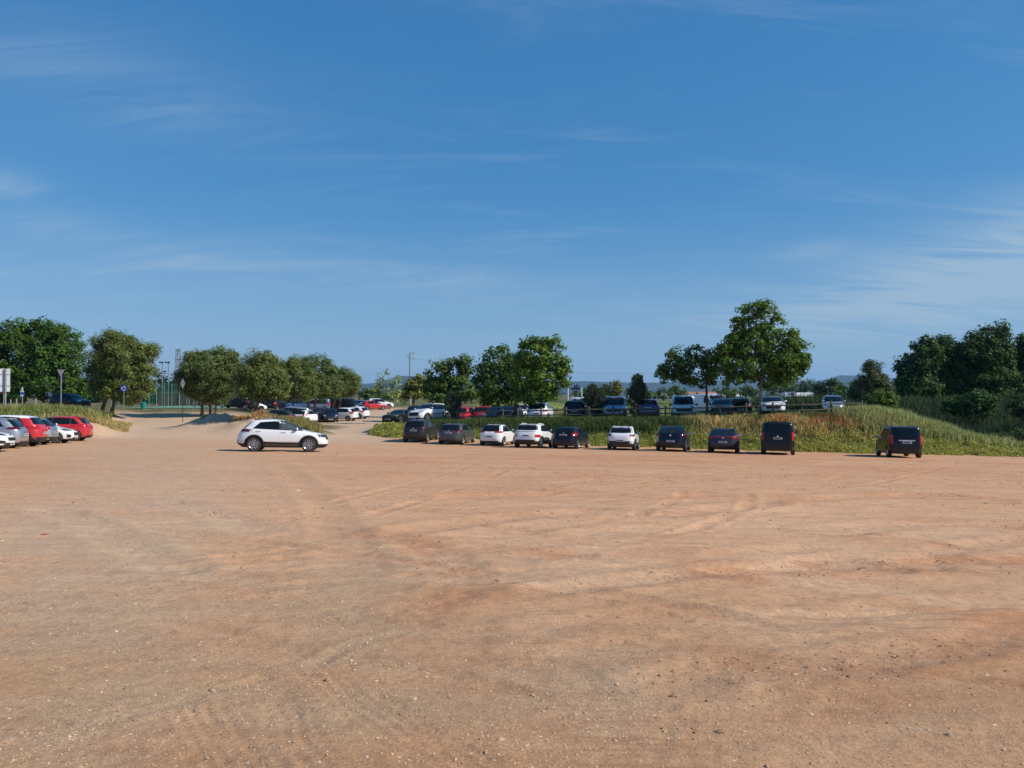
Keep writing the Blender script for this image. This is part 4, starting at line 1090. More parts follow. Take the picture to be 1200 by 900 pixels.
# 2 the row along the bank, seen from behind
def row():
    g = ROW
    c = Car('parked_suv', 'suv', 4.48, 1.87, 1.65, P['dark_grey'], r=.35, clad=.36, rim=1)
    c.sides(1.3, 1.95, 2.4, 3.75, 3.45); c.screens(); c.tail(.50, .92, .98, 1.10, .25, 'tail_dark'); c.heads(.5, .9, .8, .95, grille=(.5, .6, .85))
    c.plate('b', .80 + .12); c.bumper(.3, .5); c.arches(); c.mirrors(1.5); c.spoiler(); c.rails(1.9, 3.6); c.fin(); c.badge(1.06); c.exhaust()
    tag(c.root, 'dark grey crossover ending the row beside the rounded end of the bank', 'car', g); at_rear(c, 484, 519, 56.6, R(10))
    c = Car('parked_hatchback', 'hatch', 4.38, 1.8, 1.48, P['grey'], r=.33, rim=2)
    c.sides(1.25, 1.95, 2.3, 3.6, 3.3); c.screens(); c.tail(.48, .89, .90, 1.03, .28, 'tail_dark'); c.heads(.5, .86, .68, .8, grille=(.5, .5, .7))
    c.plate('b', .86); c.bumper(.24, .40, .7); c.mirrors(1.45); c.spoiler(); c.fin(); c.badge(1.0); c.exhaust(-.5)
    tag(c.root, 'mid grey hatchback between the dark grey crossover and two white cars', 'car', g); at_rear(c, 525, 521, 54.2, R(14))
    c = Car('parked_hatchback', 'hatch', 4.04, 1.74, 1.48, P['white'], r=.32, rim=1)
    c.sides(1.15, 1.8, 2.2, 3.4, 3.1); c.screens(rw=.84); c.tail(.36, .87, .92, 1.04, .30, 'tail', .02); c.heads(.5, .84, .68, .8, grille=(.45, .5, .68))
    c.plate('b', .68); c.bumper(.24, .38, .8); c.mirrors(1.35); c.spoiler(m=M['black']); c.fin(); c.badge(1.0)
    tag(c.root, 'white low hatchback with long red tail lamps beside the mid grey hatchback', 'car', g); at_rear(c, 573, 522, 52.8, R(17))
    c = Car('parked_crossover', 'suv', 4.36, 1.83, 1.58, P['white'], r=.345, clad=.48, rim=0)
    c.sides(1.25, 1.9, 2.35, 3.6, 3.35, rise=.06); c.screens(rz0=1.17, rz1=1.5); c.tail(.70, .92, .72, .90, .18, 'tail'); c.heads(.5, .86, .68, .8, grille=(.45, .5, .68))
    c.plate('b', .82); c.bumper(.3, .56, .98); c.arches(.08); c.sill(.5); c.mirrors(1.45); c.spoiler(); c.rails(1.85, 3.5, 'white'); c.fin(); c.bar(1.075, 1.09, .72, 'black')
    tag(c.root, 'white crossover with low triangular tail lamps and thick black lower bumper', 'car', g); at_rear(c, 615.5, 524, 49.8, R(17.5))
    c = Car('parked_hatchback', 'hatch', 4.1, 1.74, 1.44, P['navy'], r=.315, rim=1)
    c.sides(1.15, 1.8, 2.2, 3.4, 3.1); c.screens(); c.tail(.62, .88, .86, 1.03, .20, 'tail'); c.heads(.5, .84, .66, .78, grille=(.45, .5, .68))
    c.plate('b', .90); c.mirrors(1.35); c.fin(); c.badge(1.01); c.bumper(.24, .34, .7)
    tag(c.root, 'navy blue small hatchback with bright red lamps between two white cars', 'car', g); at_rear(c, 659, 525, 49.6, R(21))
    c = Car('parked_crossover', 'hatch', 4.1, 1.8, 1.53, P['white'], r=.33, clad=.44, rim=1)
    c.sides(1.15, 1.8, 2.2, 3.45, 3.15); c.screens(rz0=1.1, rz1=1.42, rw=.82); c.tail(.58, .91, .90, 1.02, .24, 'tail_dark'); c.heads(.5, .84, .68, .8, grille=(.45, .5, .68))
    c.plate('b', .62); c.bumper(.26, .60, .96); c.arches(.07); c.sill(.48); c.mirrors(1.35, M['black']); c.spoiler(); c.rails(1.75, 3.3, 'galv'); c.fin()
    tag(c.root, 'white raised hatchback with black wheel arches standing alone with gaps on both sides', 'car', g); at_rear(c, 726.5, 526.5, 48.6, R(15))
    c = Car('parked_crossover', 'coupe', 4.5, 1.88, 1.6, P['navy'], r=.36, clad=.34, rim=0)
    c.sides(1.3, 2.0, 2.45, 3.75, 3.35); c.screens(rz0=1.13, rz1=1.5, rw=.86); c.tail(.55, .93, .95, 1.10, .3, 'tail_dark'); c.heads(.5, .86, .68, .8, grille=(.45, .5, .68))
    c.plate('b', .66); c.bumper(.26, .44, .9); c.mirrors(1.5, M['black']); c.fin(); c.badge(1.02, r=.06); c.exhaust(.55); c.exhaust(-.55)
    tag(c.root, 'blue-black sloping crossover with a round badge above its white plate', 'car', g); at_rear(c, 785, 528, 47.6, R(18))
    c = Car('parked_crossover', 'coupe', 4.45, 1.84, 1.51, P['purple'], r=.35, clad=.33, rim=3)
    c.sides(1.3, 2.0, 2.45, 3.7, 3.35); c.screens(rz0=1.10, rz1=1.42, rw=.82); c.tail(.5, .91, .90, 1.0, .25, 'tail', .02, (.955, .985)); c.heads(.5, .86, .68, .8, grille=(.45, .5, .68))
    c.plate('b', .68); c.bumper(.26, .46, .9); c.mirrors(1.5, M['black']); c.spoiler(); c.rails(1.9, 3.4); c.fin(); c.badge(.93, m='chrome'); c.exhaust(.5)
    tag(c.root, 'purple-grey low crossover with a full width tail lamp strip', 'car', g); at_rear(c, 846.5, 530, 46.4, R(18))
    c = Car('parked_van', 'van', 4.95, 1.93, 1.92, P['black'], r=.335, rim=3)
    c.sides(1.1, 1.75, 2.2, 3.5, 3.45, rise=.0, q=None, zt=1.76); c.screens(rz0=1.16, rz1=1.76, rw=.86); c.tail(.80, .95, .86, 1.34, .16, 'tail'); c.heads(.55, .9, .75, .95, grille=(.5, .6, .85))
    c.plate('b', .98); c.bumper(.24, .50, .95); c.mirrors(1.25, M['black']); c.badge(1.1); c.bar(1.07, 1.085, .7, 'black')
    for i in range(3): MB().box((0, -1.0 + i * .06, 1.955), (1.1 - .1 * i, .05, .05)).build('roof_box', M['black'], c.root) if i == 0 else None
    MB().box((.25, -2.30, 1.45), (.62, .012, .16)).build('window_sticker', M['sign_grey'], c.root)
    tag(c.root, 'tall black passenger van with upright red tail lamps', 'van', g); at_rear(c, 911, 533, 45.0, R(19.5))
    c = Car('parked_van', 'mpv', 4.4, 1.81, 1.80, P['black'], r=.32, rim=1, clad=.34)
    c.sides(1.1, 1.75, 2.15, 3.9, 3.85, rise=0, q=3.2, zt=1.64); c.screens(rz0=1.15, rz1=1.66, rw=.84); c.tail(.77, .90, .78, 1.30, .14, 'tail'); c.heads(.5, .84, .7, .9, grille=(.5, .5, .7))
    c.plate('b', .88); c.bar(.965, 1.02, .42, 'white'); c.bumper(.26, .5, .92); c.mirrors(1.25, M['black']); c.rails(1.7, 3.9, 'galv'); c.exhaust(-.5)
    tag(c.root, 'black compact van with a white strip over its plate, parked apart from the row', 'van', g); at_rear(c, 1062.5, 537, 43.6, R(14))
row()

# 3 the cars at the other edge of the lot
def left_cars():
    g = LEFT
    c = Car('parked_hatchback', 'hatch', 4.3, 1.8, 1.45, P['white'], r=.33, rim=1)
    c.sides(1.25, 1.9, 2.3, 3.5, 3.25); c.screens(); c.tail(.5, .88, .88, 1.0); c.heads(.42, .87, .68, .80, .5, 'head_dark', .03, (.42, .48, .62), (.62, .26, .40))
    c.part('fog_lamp', [('f', [(.58, .36), (.80, .38)], [(.56, .47), (.80, .52)])], M['black'], .01); c.part('fog_lamp', [('f', [(-.58, .36), (-.80, .38)], [(-.56, .47), (-.80, .52)])], M['black'], .01)
    c.mirrors(1.45); c.badge(.70, 'f'); c.fin()
    tag(c.root, 'white low car at the picture edge, only its nose and black intakes showing', 'car', g); at_nose(c, 15, 33.4, R(74))
    c = Car('parked_hatchback', 'hatch', 4.3, 1.78, 1.46, P['silver'], r=.33, rim=1)
    c.sides(1.25, 1.9, 2.3, 3.55, 3.3, rise=.07); c.screens(); c.tail(.46, .88, .90, 1.02, .34, 'tail_dark', .02); c.heads(.5, .86, .68, .8, grille=(.45, .5, .68))
    c.plate('b', .66); c.mirrors(1.45); c.spoiler(); c.fin(); c.badge(1.0); c.bumper(.25, .36, .7)
    tag(c.root, 'silver hatchback with dark tail lamps beside the white nose at the edge', 'car', g); at_rear(c, 31, 526, 36.8, R(253))
    c = Car('parked_crossover', 'suv', 4.05, 1.76, 1.58, P['red'], r=.345, clad=.40, rim=1, two_tone=P['white'])
    c.sides(1.15, 1.8, 2.2, 3.3, 3.05, rise=.05); c.screens(rz0=1.12); c.tail(.55, .9, .88, 1.06, .30, 'tail', .02); c.heads(.5, .86, .7, .85, grille=(.45, .5, .68))
    c.plate('b', .70); c.arches(.09); c.mirrors(1.35); c.bumper(.28, .5, .95); c.badge(1.02); c.sill(.48)
    tag(c.root, 'red crossover with a white roof between two silver cars', 'car', g); at_rear(c, 53, 524, 39.4, R(256))
    c = Car('parked_hatchback', 'hatch', 4.1, 1.72, 1.46, P['silver'], r=.32, rim=2)
    c.sides(1.15, 1.8, 2.2, 3.4, 3.1); c.screens(); c.tail(.66, .87, .82, 1.04, .16, 'tail'); c.heads(.5, .84, .68, .8, grille=(.45, .5, .68))
    c.plate('b', .72); c.mirrors(1.35); c.fin(); c.bumper(.25, .45, .85)
    tag(c.root, 'silver small car half hidden behind the red crossover with the white roof', 'car', g); at_rear(c, 66, 521, 42.0, R(255))
    c = Car('parked_hatchback', 'hatch', 4.04, 1.74, 1.47, P['white'], r=.32, rim=1)
    c.sides(1.15, 1.75, 2.15, 3.35, 3.1); c.screens(); c.tail(.55, .86, .88, 1.0); c.heads(.44, .85, .70, .82, .45, 'head_dark', .03, (.40, .46, .64), (.5, .26, .36))
    for sg in (-1, 1): c.part('fog_lamp', [('f', [(sg * .60, .34), (sg * .72, .34)], [(sg * .60, .50), (sg * .74, .54)])], M['black'], .01)
    c.mirrors(1.35); c.badge(.70, 'f', 'sign_blue', .05); c.fin()
    tag(c.root, 'white small hatchback facing out in front of the red hatchback', 'car', g); at_nose(c, 90, 45.0, R(76))
    c = Car('parked_hatchback', 'hatch', 4.4, 1.78, 1.56, P['red'], r=.335, rim=1)
    c.sides(1.2, 1.9, 2.3, 3.8, 3.45, rise=.05, q=3.35); c.screens(rz0=1.1); c.tail(.55, .89, .90, 1.08, .30, 'tail'); c.heads(.5, .84, .68, .8, grille=(.45, .5, .68))
    c.plate('b', .68); c.mirrors(1.4); c.spoiler(); c.bumper(.26, .40, .8); c.fin(); c.arches(.0001) if False else None
    tag(c.root, 'bright red tall hatchback at the end of the line by the sandy mound', 'car', g); at_rear(c, 108, 517, 49.2, R(253))
left_cars()

# 4 prototypes for the rest, each copied with its parts
def proto(kind):
    if kind == 'suv':
        c = Car('parked_suv', 'suv', 4.5, 1.86, 1.68, P['white'], r=.35, clad=.36, rim=1)
        c.sides(1.3, 1.95, 2.4, 3.75, 3.45, handles=True); c.screens(); c.tail(.55, .92, .92, 1.10, .25); c.heads(.5, .9, .8, .96, grille=(.5, .55, .85), low=(.6, .28, .4))
        c.plate('b', .8); c.arches(); c.mirrors(1.5); c.rails(1.9, 3.6); c.bumper(.3, .5)
    elif kind == 'hatch':
        c = Car('parked_hatchback', 'hatch', 4.2, 1.76, 1.47, P['white'], r=.32, rim=1)
        c.sides(1.2, 1.85, 2.25, 3.5, 3.2); c.screens(); c.tail(.55, .88, .85, 1.02, .25); c.heads(.5, .86, .66, .8, grille=(.5, .45, .65), low=(.6, .26, .36))
        c.plate('b', .72); c.mirrors(1.4); c.bumper(.25, .38, .8)
    elif kind == 'saloon':
        c = Car('parked_saloon', 'saloon', 4.65, 1.8, 1.45, P['white'], r=.325, rim=1)
        c.sides(1.4, 2.05, 2.5, 3.85, 3.45); c.screens(); c.tail(.5, .88, .82, .96, .25); c.heads(.5, .86, .66, .78, grille=(.5, .45, .66), low=(.6, .26, .36))
        c.plate('b', .7); c.mirrors(1.6); c.bumper(.25, .38, .8)
    elif kind == 'mpv':
        c = Car('parked_van', 'mpv', 4.4, 1.8, 1.80, P['white'], r=.32, rim=1)
        c.sides(1.1, 1.75, 2.15, 3.9, 3.85, rise=0, q=3.2, zt=1.64); c.screens(rz0=1.15, rz1=1.66, rw=.84); c.tail(.77, .90, .78, 1.3, .14); c.heads(.5, .84, .7, .92, grille=(.5, .5, .7), low=(.6, .28, .4))
        c.plate('b', .8); c.mirrors(1.25, M['black']); c.bumper(.26, .5, .92)
    elif kind == 'van':
        c = Car('parked_van', 'van', 5.0, 1.95, 1.97, P['white'], r=.335, rim=3)
        c.sides(1.1, 1.75, 2.2, 3.5, 3.45, rise=0, zt=1.78, solid_rear=True); c.screens(rz0=1.2, rz1=1.75, rw=.8, two=True); c.tail(.82, .95, .8, 1.2, .14); c.heads(.55, .92, .76, .98, grille=(.55, .55, .8), low=(.7, .28, .42))
        c.plate('b', .6); c.mirrors(1.25, M['black']); c.bumper(.24, .44, .95); c.bumper(.24, .40, .95, ax='f')
    elif kind == 'city':
        c = Car('parked_small_car', 'city', 3.75, 1.66, 1.52, P['white'], r=.30, rim=2)
        c.sides(1.0, 1.55, 1.95, 3.05, 2.85); c.screens(); c.tail(.6, .82, .85, 1.06, .2); c.heads(.45, .78, .7, .85, grille=(.35, .5, .65), low=(.5, .26, .36))
        c.plate('b', .72); c.mirrors(1.15); c.bumper(.26, .4, .8)
    return c
_proto = {}
def park(kind, colour, px, d, th, label, group, cat='car', name=None, x=None, dz=0.0):
    if kind not in _proto:
        c = proto(kind); _proto[kind] = [c.root, P['white'], c]; root = c.root
    else:
        root = copy_tree(_proto[kind][0])
        # a copy of the prototype carries whatever paint the prototype was given
    old = _proto[kind][1] if root is _proto[kind][0] else _proto[kind][3]
    recolour(root, old, P[colour])
    if root is _proto[kind][0]: _proto[kind].append(P[colour])
    tag(root, label, cat, group)
    pose(root, wx(px, d) if x is None else x, d, R(th), dz=dz)
    return root
# raised car park, behind the fence
park('saloon', 'black', 469, 69.5, 200, 'black saloon behind the first posts of the fence beside a leaning bare tree', UPPER)
park('suv', 'silver', 487, 92, 186, 'small looking silver off-roader far behind the black saloon', UPPER)
park('suv', 'white', 503, 67.0, 210, 'white large off-roader facing the fence next to the black saloon', UPPER)
park('city', 'white', 520, 74, 20, 'white small car half hidden behind the white large off-roader', UPPER)
park('hatch', 'red', 546, 73, 15, 'red tall car partly behind the dark young pine near the white off-roader', UPPER)
park('hatch', 'red', 567.5, 74, 5, 'red car seen from behind under the plane trees, next to a navy saloon', UPPER)
park('saloon', 'navy', 582, 69, 185, 'navy saloon under the plane trees beside the red car', UPPER)
park('hatch', 'navy', 597, 66, 195, 'navy hatchback with the standing person beside it', UPPER)
park('hatch', 'white', 611, 74, 200, 'white hatchback mostly hidden behind the standing person', UPPER)
park('suv', 'white', 634, 66.5, 12, 'white off-roader seen from behind by the pale trunk in the fence line', UPPER)
park('suv', 'navy', 676, 63.5, 12, 'navy off-roader seen from behind between two young pines', UPPER)
park('van', 'white', 679, 76, 185, 'white van roof showing above the navy off-roader', UPPER, 'van')
park('van', 'pale_blue', 721, 62.0, 190, 'grey-blue van facing the fence between two young pines', UPPER, 'van')
park('hatch', 'violet', 760, 60.5, 12, 'violet blue hatchback half behind the tallest young pine', UPPER)
park('van', 'white', 801, 60.8, 192, 'white van facing the fence with a paper behind its windscreen', UPPER, 'van')
park('van', 'white', 832, 75, 158, 'white tall van behind the slim trunk and the dark grey off-roader', UPPER, 'van')
park('suv', 'dark_grey', 847, 60.0, 195, 'dark grey off-roader facing the fence next to the white long van', UPPER)
park('suv', 'black', 866.5, 61.5, 14, 'black off-roader seen from behind between the plane trunk and the dark grey one', UPPER)
park('suv', 'white', 905, 58.5, 196, 'white car facing the fence on the open side of the tall plane tree', UPPER)
park('city', 'silver', 976, 62.0, 200, 'silver car, only its windows above the end of the fence', UPPER)
# lower car park in the middle, nose to the pines
park('hatch', 'green', 322, 80.0, 262, 'dark green hatchback half hidden by the tall grass of the mound', LOWER)
park('mpv', 'silver', 338, 83.5, 258, 'silver compact van behind the dark green hatchback', LOWER, 'van')
park('hatch', 'white', 360, 84.5, 15, 'white hatchback seen from behind next to the silver compact van', LOWER)
park('suv', 'black', 370, 86, 30, 'black off-roader seen from behind between a white and a navy hatchback', LOWER)
park('hatch', 'navy', 387, 87, 165, 'navy hatchback with its headlamp towards the track', LOWER)
park('city', 'white', 401, 89.0, 283, 'white rounded small car at the open end of the line', LOWER)
park('hatch', 'white', 413, 93.5, 285, 'white car tail showing behind the white rounded small car', LOWER)
park('saloon', 'navy', 277, 97, 275, 'navy saloon in the shade beneath the pines', LOWER)
park('hatch', 'white', 293, 101, 60, 'white car behind the leaning pine trunk', LOWER)
park('suv', 'black', 324, 112, 12, 'black off-roader in the back line beneath the pines', LOWER)
park('suv', 'blue', 348, 114, 200, 'blue off-roader in the back line beneath the pines', LOWER)
park('mpv', 'pale_blue', 370, 116, 262, 'pale blue compact van in the back line between two pine trunks', LOWER, 'van')
park('van', 'black', 407, 113, 112, 'black van with a pale roof edge at the end of the back line', LOWER, 'van')
park('saloon', 'silver', 425, 123, 130, 'silver car nose showing past the black van', LOWER)
park('hatch', 'red', 438, 119, 60, 'red hatchback at the far end of the dirt track', LOWER)
park('suv', 'white', 445, 125, 75, 'white off-roader beside the red hatchback at the far end of the track', LOWER)
park('suv', 'navy', 82, 80.5, 108, 'navy estate parked on the grass under the big broadleaf tree', 'cars on the lane verge')
# ------------------------------------------------------------------ plants
def leaf_mesh(name, cen, nrm, size, col, aspect=.62, rng=RNG, fold=.0):
    """one diamond leaf per centre"""
    n = len(cen)
    nrm = nrm / (np.linalg.norm(nrm, axis=1, keepdims=True) + 1e-9)
    r = rng.normal(size=(n, 3)); u = np.cross(nrm, r); u /= np.linalg.norm(u, axis=1, keepdims=True) + 1e-9
    v = np.cross(nrm, u); s = size[:, None] if np.ndim(size) else size
    a = cen - u * s * .5; b = cen + v * s * .5 * aspect + nrm * s * fold; c = cen + u * s * .5; d = cen - v * s * .5 * aspect + nrm * s * fold
    verts = np.stack([a, b, c, d], 1).reshape(-1, 3)
    f = np.arange(n * 4).reshape(n, 4)
    return mesh_np(name, verts, f, False, np.repeat(col, 4, 0))

def blobs_world(blobs, d):
    out = []
    for b in blobs:
        px, py, rx, ry = b[:4]; dd = d + (b[4] if len(b) > 4 else 0)
        out.append((wx(px, dd), dd, CAM_H - (py - HOR) / F * dd, rx / F * dd, min(rx, ry * 1.3) / F * dd, ry / F * dd))
    return out

def crown(blobs, clump_r, per, leaf, base, var=.25, seed=1, density=1.0, up=.5, aspect=.62, tip=None, inner=None, hollow=.55):
    """leaf clumps through the outer half of every blob; returns centres, normals, sizes, colours, clump centres"""
    rg = np.random.default_rng(seed)
    Cn, Nn, Sz, Co, CC = [], [], [], [], []
    tot = []
    for (x, y, z, a, b, c) in blobs:
        area_ = (a * b + a * c + b * c) / 3 * 12.57
        k = max(3, int(area_ / (clump_r ** 2 * 2.2) * density))
        q = rg.normal(size=(k, 3)); q /= np.linalg.norm(q, axis=1, keepdims=True)
        rad = hollow + (1 - hollow) * rg.random((k, 1)) ** .55
        rad = rad * np.where(rg.random((k, 1)) < .2, rg.uniform(1.0, 1.22, (k, 1)), rg.uniform(.9, 1.0, (k, 1)))
        p = np.array([x, y, z]) + q * rad * np.array([a, b, c]) * .93
        tot.append(p)
    P_ = np.concatenate(tot); CC = P_
    cen0 = np.array([[x, y, z] for x, y, z, *_ in blobs]).mean(0)
    for p in P_:
        m = max(4, int(per * rg.uniform(.6, 1.35))); cr = clump_r * rg.uniform(.65, 1.25)
        q = rg.normal(size=(m, 3)); q /= np.linalg.norm(q, axis=1, keepdims=True)
        rr = cr * rg.random((m, 1)) ** .42
        pos = p + q * rr * np.array([1, 1, .8])
        out = (p - cen0); out = out / (np.linalg.norm(out) + 1e-6)
        nn = q * .7 + out * .5 + np.array([0, 0, up]) + rg.normal(size=(m, 3)) * .55
        tone = 1 + rg.normal() * var * .55
        hue = rg.normal() * .08
        col = np.array(base)[None] * np.clip(tone * (1 + rg.normal(size=(m, 1)) * var), .35, 2.2) * np.array([1 + hue, 1, 1 - hue])
        if tip is not None:
            w = rg.random((m, 1)) < .22; col = np.where(w, np.array(tip)[None] * (1 + rg.normal(size=(m, 1)) * .2), col)
        Cn.append(pos); Nn.append(nn); Sz.append(leaf * rg.uniform(.6, 1.35, m)); Co.append(np.clip(col, .004, 1))
    return np.concatenate(Cn), np.concatenate(Nn), np.concatenate(Sz), np.concatenate(Co), CC

def tree(name, label, px, d, blobs, base, kind='broad', trunk_r=.22, lean=0.0, seed=1, leaf=.34, clump=.75, per=34, density=1.0, group=None, bark='bark', limbs=9, var=.25, up=.5,
         tip=None, trunk_px=None, cat='tree', stems=1, root_z=None, hollow=None, fork=.55):
    hollow = (.35 if kind == 'pine' else .5) if hollow is None else hollow
    x0, y0 = wx(px, d), d
    z0 = gz(x0, y0) - .05 if root_z is None else root_z
    root = empty(name, (x0, y0, z0))
    bl = blobs_world(blobs, d)
    cen, nn, sz, co, cc = crown(bl, clump, per, leaf, base, var, seed, density, up, .3 if kind == 'pine' else .66, tip, hollow=hollow)
    keep = cen[:, 2] > gz(x0, y0) + .15
    me = leaf_mesh('crown', (cen - np.array([x0, y0, z0]))[keep], nn[keep], sz[keep], co[keep], .26 if kind == 'pine' else .68, np.random.default_rng(seed + 5))
    link('crown', me, [M['needle' if kind == 'pine' else 'leaf']], root)
    rg = random.Random(seed)
    top = max(b[2] + b[5] * .55 for b in bl); cx = sum(b[0] for b in bl) / len(bl); cy = sum(b[1] for b in bl) / len(bl)
    low = min(b[2] - b[5] for b in bl)
    for sidx in range(stems):
        t = MB(); ox = (sidx - (stems - 1) / 2) * trunk_r * 4.2; oy = (sidx % 2) * trunk_r * 2
        fz = max(low + (top - low) * .18, z0 + .6)
        jn = Vector((ox + (cx - x0) * .35 + lean * .4 + rg.uniform(-.1, .1), oy + (cy - y0) * .35, fz - z0))
        tp = Vector((ox + (cx - x0) * .8 + lean, oy + (cy - y0) * .8, top - z0))
        r = trunk_r * (1 - .15 * sidx)
        t.tube([(ox, oy, -.25), (ox + jn.x * .02, oy, .0), (ox + (jn.x - ox) * .3, oy, jn.z * .35), tuple(jn), tuple(jn.lerp(tp, .5) + Vector((rg.uniform(-.2, .2), 0, 0))), tuple(tp)],
               [r * 1.45, r * 1.15, r * .95, r * .8, r * .45, r * .12], 9)
        idx = [rg.randrange(len(cc)) for _ in range(limbs)]
        for i in idx:
            e = Vector(cc[i]) - Vector((x0, y0, z0)); s0 = jn.lerp(tp, rg.uniform(0, .6))
            if e.z < s0.z - .4: continue
            mid = s0.lerp(e, .5) + Vector((rg.uniform(-.25, .25), rg.uniform(-.25, .25), rg.uniform(.0, .3)))
            t.tube([s0, mid, e], [r * .38, r * .24, r * .07], 6, False)
        t.build('trunk', M[bark], root, True)
    tag(root, label, cat, group)
    return root

DARK, MID, BRIGHT = (.082, .138, .024), (.088, .165, .026), (.13, .21, .035)
PINE, PINE2 = (.125, .165, .042), (.105, .145, .042)
G1 = 'pines between the track and the lower car park'
tree('broadleaf_tree', 'large dense green tree whose crown meets the picture edge behind the white sign', 5, 92,
     [(-20, 430, 38, 52), (8, 420, 30, 48), (25, 452, 24, 26), (-5, 455, 40, 26), (20, 396, 20, 24)], MID, trunk_r=.4, seed=3, leaf=.30, clump=.85, per=62)
tree('broadleaf_tree', 'large dense green tree standing behind the navy estate', 66, 93,
     [(52, 412, 30, 42), (72, 415, 26, 40), (82, 425, 20, 36), (60, 445, 36, 30), (86, 455, 16, 22), (38, 400, 18, 28)], MID, trunk_r=.42, seed=4, leaf=.30, clump=.85, per=62)
tree('stone_pine', 'rounded olive pine on the sandy mound beside the track, standing by itself', 123, 78,
     [(140, 418, 36, 32), (124, 432, 26, 30), (160, 428, 24, 30), (178, 412, 8, 13), (140, 448, 36, 22), (160, 455, 20, 14), (130, 400, 20, 14), (150, 464, 24, 9), (116, 452, 14, 16)], PINE, 'pine', .2, .4, 6, .30, .62, 100, 1.35, bark='pine_bark', limbs=14, var=.2, tip=(.20, .225, .055), stems=2)
tree('stone_pine', 'broad olive pine on several trunks at the end of the pine line beside the track', 245, 82,
     [(247, 434, 36, 28), (222, 444, 17, 24), (270, 438, 23, 27), (245, 456, 37, 16), (245, 465, 30, 8), (232, 425, 18, 14), (262, 420, 16, 12)], PINE2, 'pine', .17, .0, 7, .30, .62, 100, 1.35, G1, 'pine_bark', 12, .2, tip=(.20, .225, .055), stems=3)
tree('stone_pine', 'olive pine with a leaning trunk on the dry orange grass', 297, 66,
     [(307, 437, 28, 26), (290, 450, 20, 21), (325, 448, 16, 21), (308, 459, 29, 9), (312, 424, 18, 12)], PINE, 'pine', .17, .9, 8, .28, .58, 100, 1.35, G1, 'pine_bark', 12, .2, tip=(.20, .225, .055))
tree('stone_pine', 'olive pine in the middle of the line, behind the leaning one', 343, 92,
     [(345, 439, 24, 22), (334, 452, 20, 17), (354, 455, 17, 16), (345, 429, 14, 11)], PINE, 'pine', .17, .2, 9, .32, .65, 100, 1.35, G1, 'pine_bark', 10, .2, tip=(.20, .225, .055))
tree('stone_pine', 'olive pine with two dark trunks next to the last one of the line', 363, 97,
     [(371, 437, 25, 22), (378, 455, 25, 16), (362, 450, 16, 18), (374, 459, 24, 8)], PINE2, 'pine', .18, .3, 10, .32, .65, 100, 1.35, G1, 'pine_bark', 10, .2, tip=(.20, .225, .055), stems=2)
tree('stone_pine', 'olive pine ending the line above the black van', 392, 105,
     [(396, 444, 20, 18), (408, 449, 14, 17), (416, 452, 7, 13), (400, 457, 20, 9)], PINE, 'pine', .18, .4, 11, .33, .68, 100, 1.35, G1, 'pine_bark', 10, .2, tip=(.20, .225, .055), stems=2)
# centre
tree('young_tree', 'thin pale green sapling with gaps in its crown beside the far hills', 458, 82,
     [(452, 437, 4, 5), (461, 447, 7, 6), (446, 449, 6, 6), (470, 443, 6, 4), (456, 457, 9, 8), (447, 441, 4, 4), (463, 462, 8, 8), (440, 456, 4, 6)], (.27, .33, .11), trunk_r=.035, seed=12, leaf=.24, clump=.42, per=14, density=.7, limbs=14, var=.3, bark='pale_bark')
tree('bare_young_tree', 'leaning slim tree with a pale forked stem and few leaves', 474, 68.5,
     [(471, 472, 5, 5), (479, 468, 3, 5), (467, 468, 4, 4), (474, 474, 4, 4)], (.16, .21, .07), trunk_r=.032, lean=-.1, seed=13, leaf=.14, clump=.3, per=9, density=.5, limbs=10, bark='pale_bark')
tree('round_tree', 'low rounded yellow-green tree in front of the utility pole', 485, 96,
     [(485, 455, 11, 13), (477, 460, 9, 10), (490, 448, 9, 8), (493, 462, 8, 10)], (.20, .23, .05), trunk_r=.2, seed=14, leaf=.36, clump=.6, per=30, tip=(.3, .3, .08))
CEN = 'plane trees on the raised car park'
tree('plane_tree', 'dark green tree shading the white large off-roader, beside the rounded yellow-green tree', 522, 86,
     [(514, 442, 17, 22), (534, 436, 19, 20), (520, 462, 26, 16), (546, 428, 11, 12), (540, 456, 18, 18), (505, 455, 12, 14)], DARK, trunk_r=.26, seed=15, leaf=.33, clump=.75, per=46, group=CEN, bark='pale_bark', tip=(.12, .20, .04))
tree('plane_tree', 'dark green tree in the middle of the three behind the red cars', 583, 79,
     [(584, 424, 22, 20), (573, 446, 22, 24), (598, 452, 22, 22), (580, 465, 26, 14), (600, 430, 16, 20)], DARK, trunk_r=.27, seed=16, leaf=.32, clump=.72, per=46, group=CEN, bark='pale_bark', tip=(.12, .20, .04))
tree('plane_tree', 'bright green plane tree whose pale trunk stands in the fence line', 634, 64.8,
     [(627, 416, 24, 22), (640, 440, 26, 22), (612, 440, 20, 24), (656, 428, 13, 14), (645, 408, 14, 14), (628, 460, 26, 14), (660, 444, 10, 12), (618, 404, 8, 8)], (.115, .195, .031), trunk_r=.13, seed=17, leaf=.25, clump=.55, per=48, density=1.1, group=CEN, bark='pale_bark', limbs=12, tip=(.15, .25, .045))
tree('plane_tree', 'small open plane tree with a thin dark trunk, beside the tallest one', 829, 59,
     [(800, 422, 22, 18), (783, 438, 14, 12), (822, 416, 16, 14), (808, 442, 22, 11), (834, 428, 14, 16), (778, 430, 9, 9), (828, 446, 14, 9)], (.082, .142, .027), trunk_r=.11, lean=1.15, seed=18, leaf=.22, clump=.42, per=36, density=.78, group=CEN, limbs=16, hollow=.3)
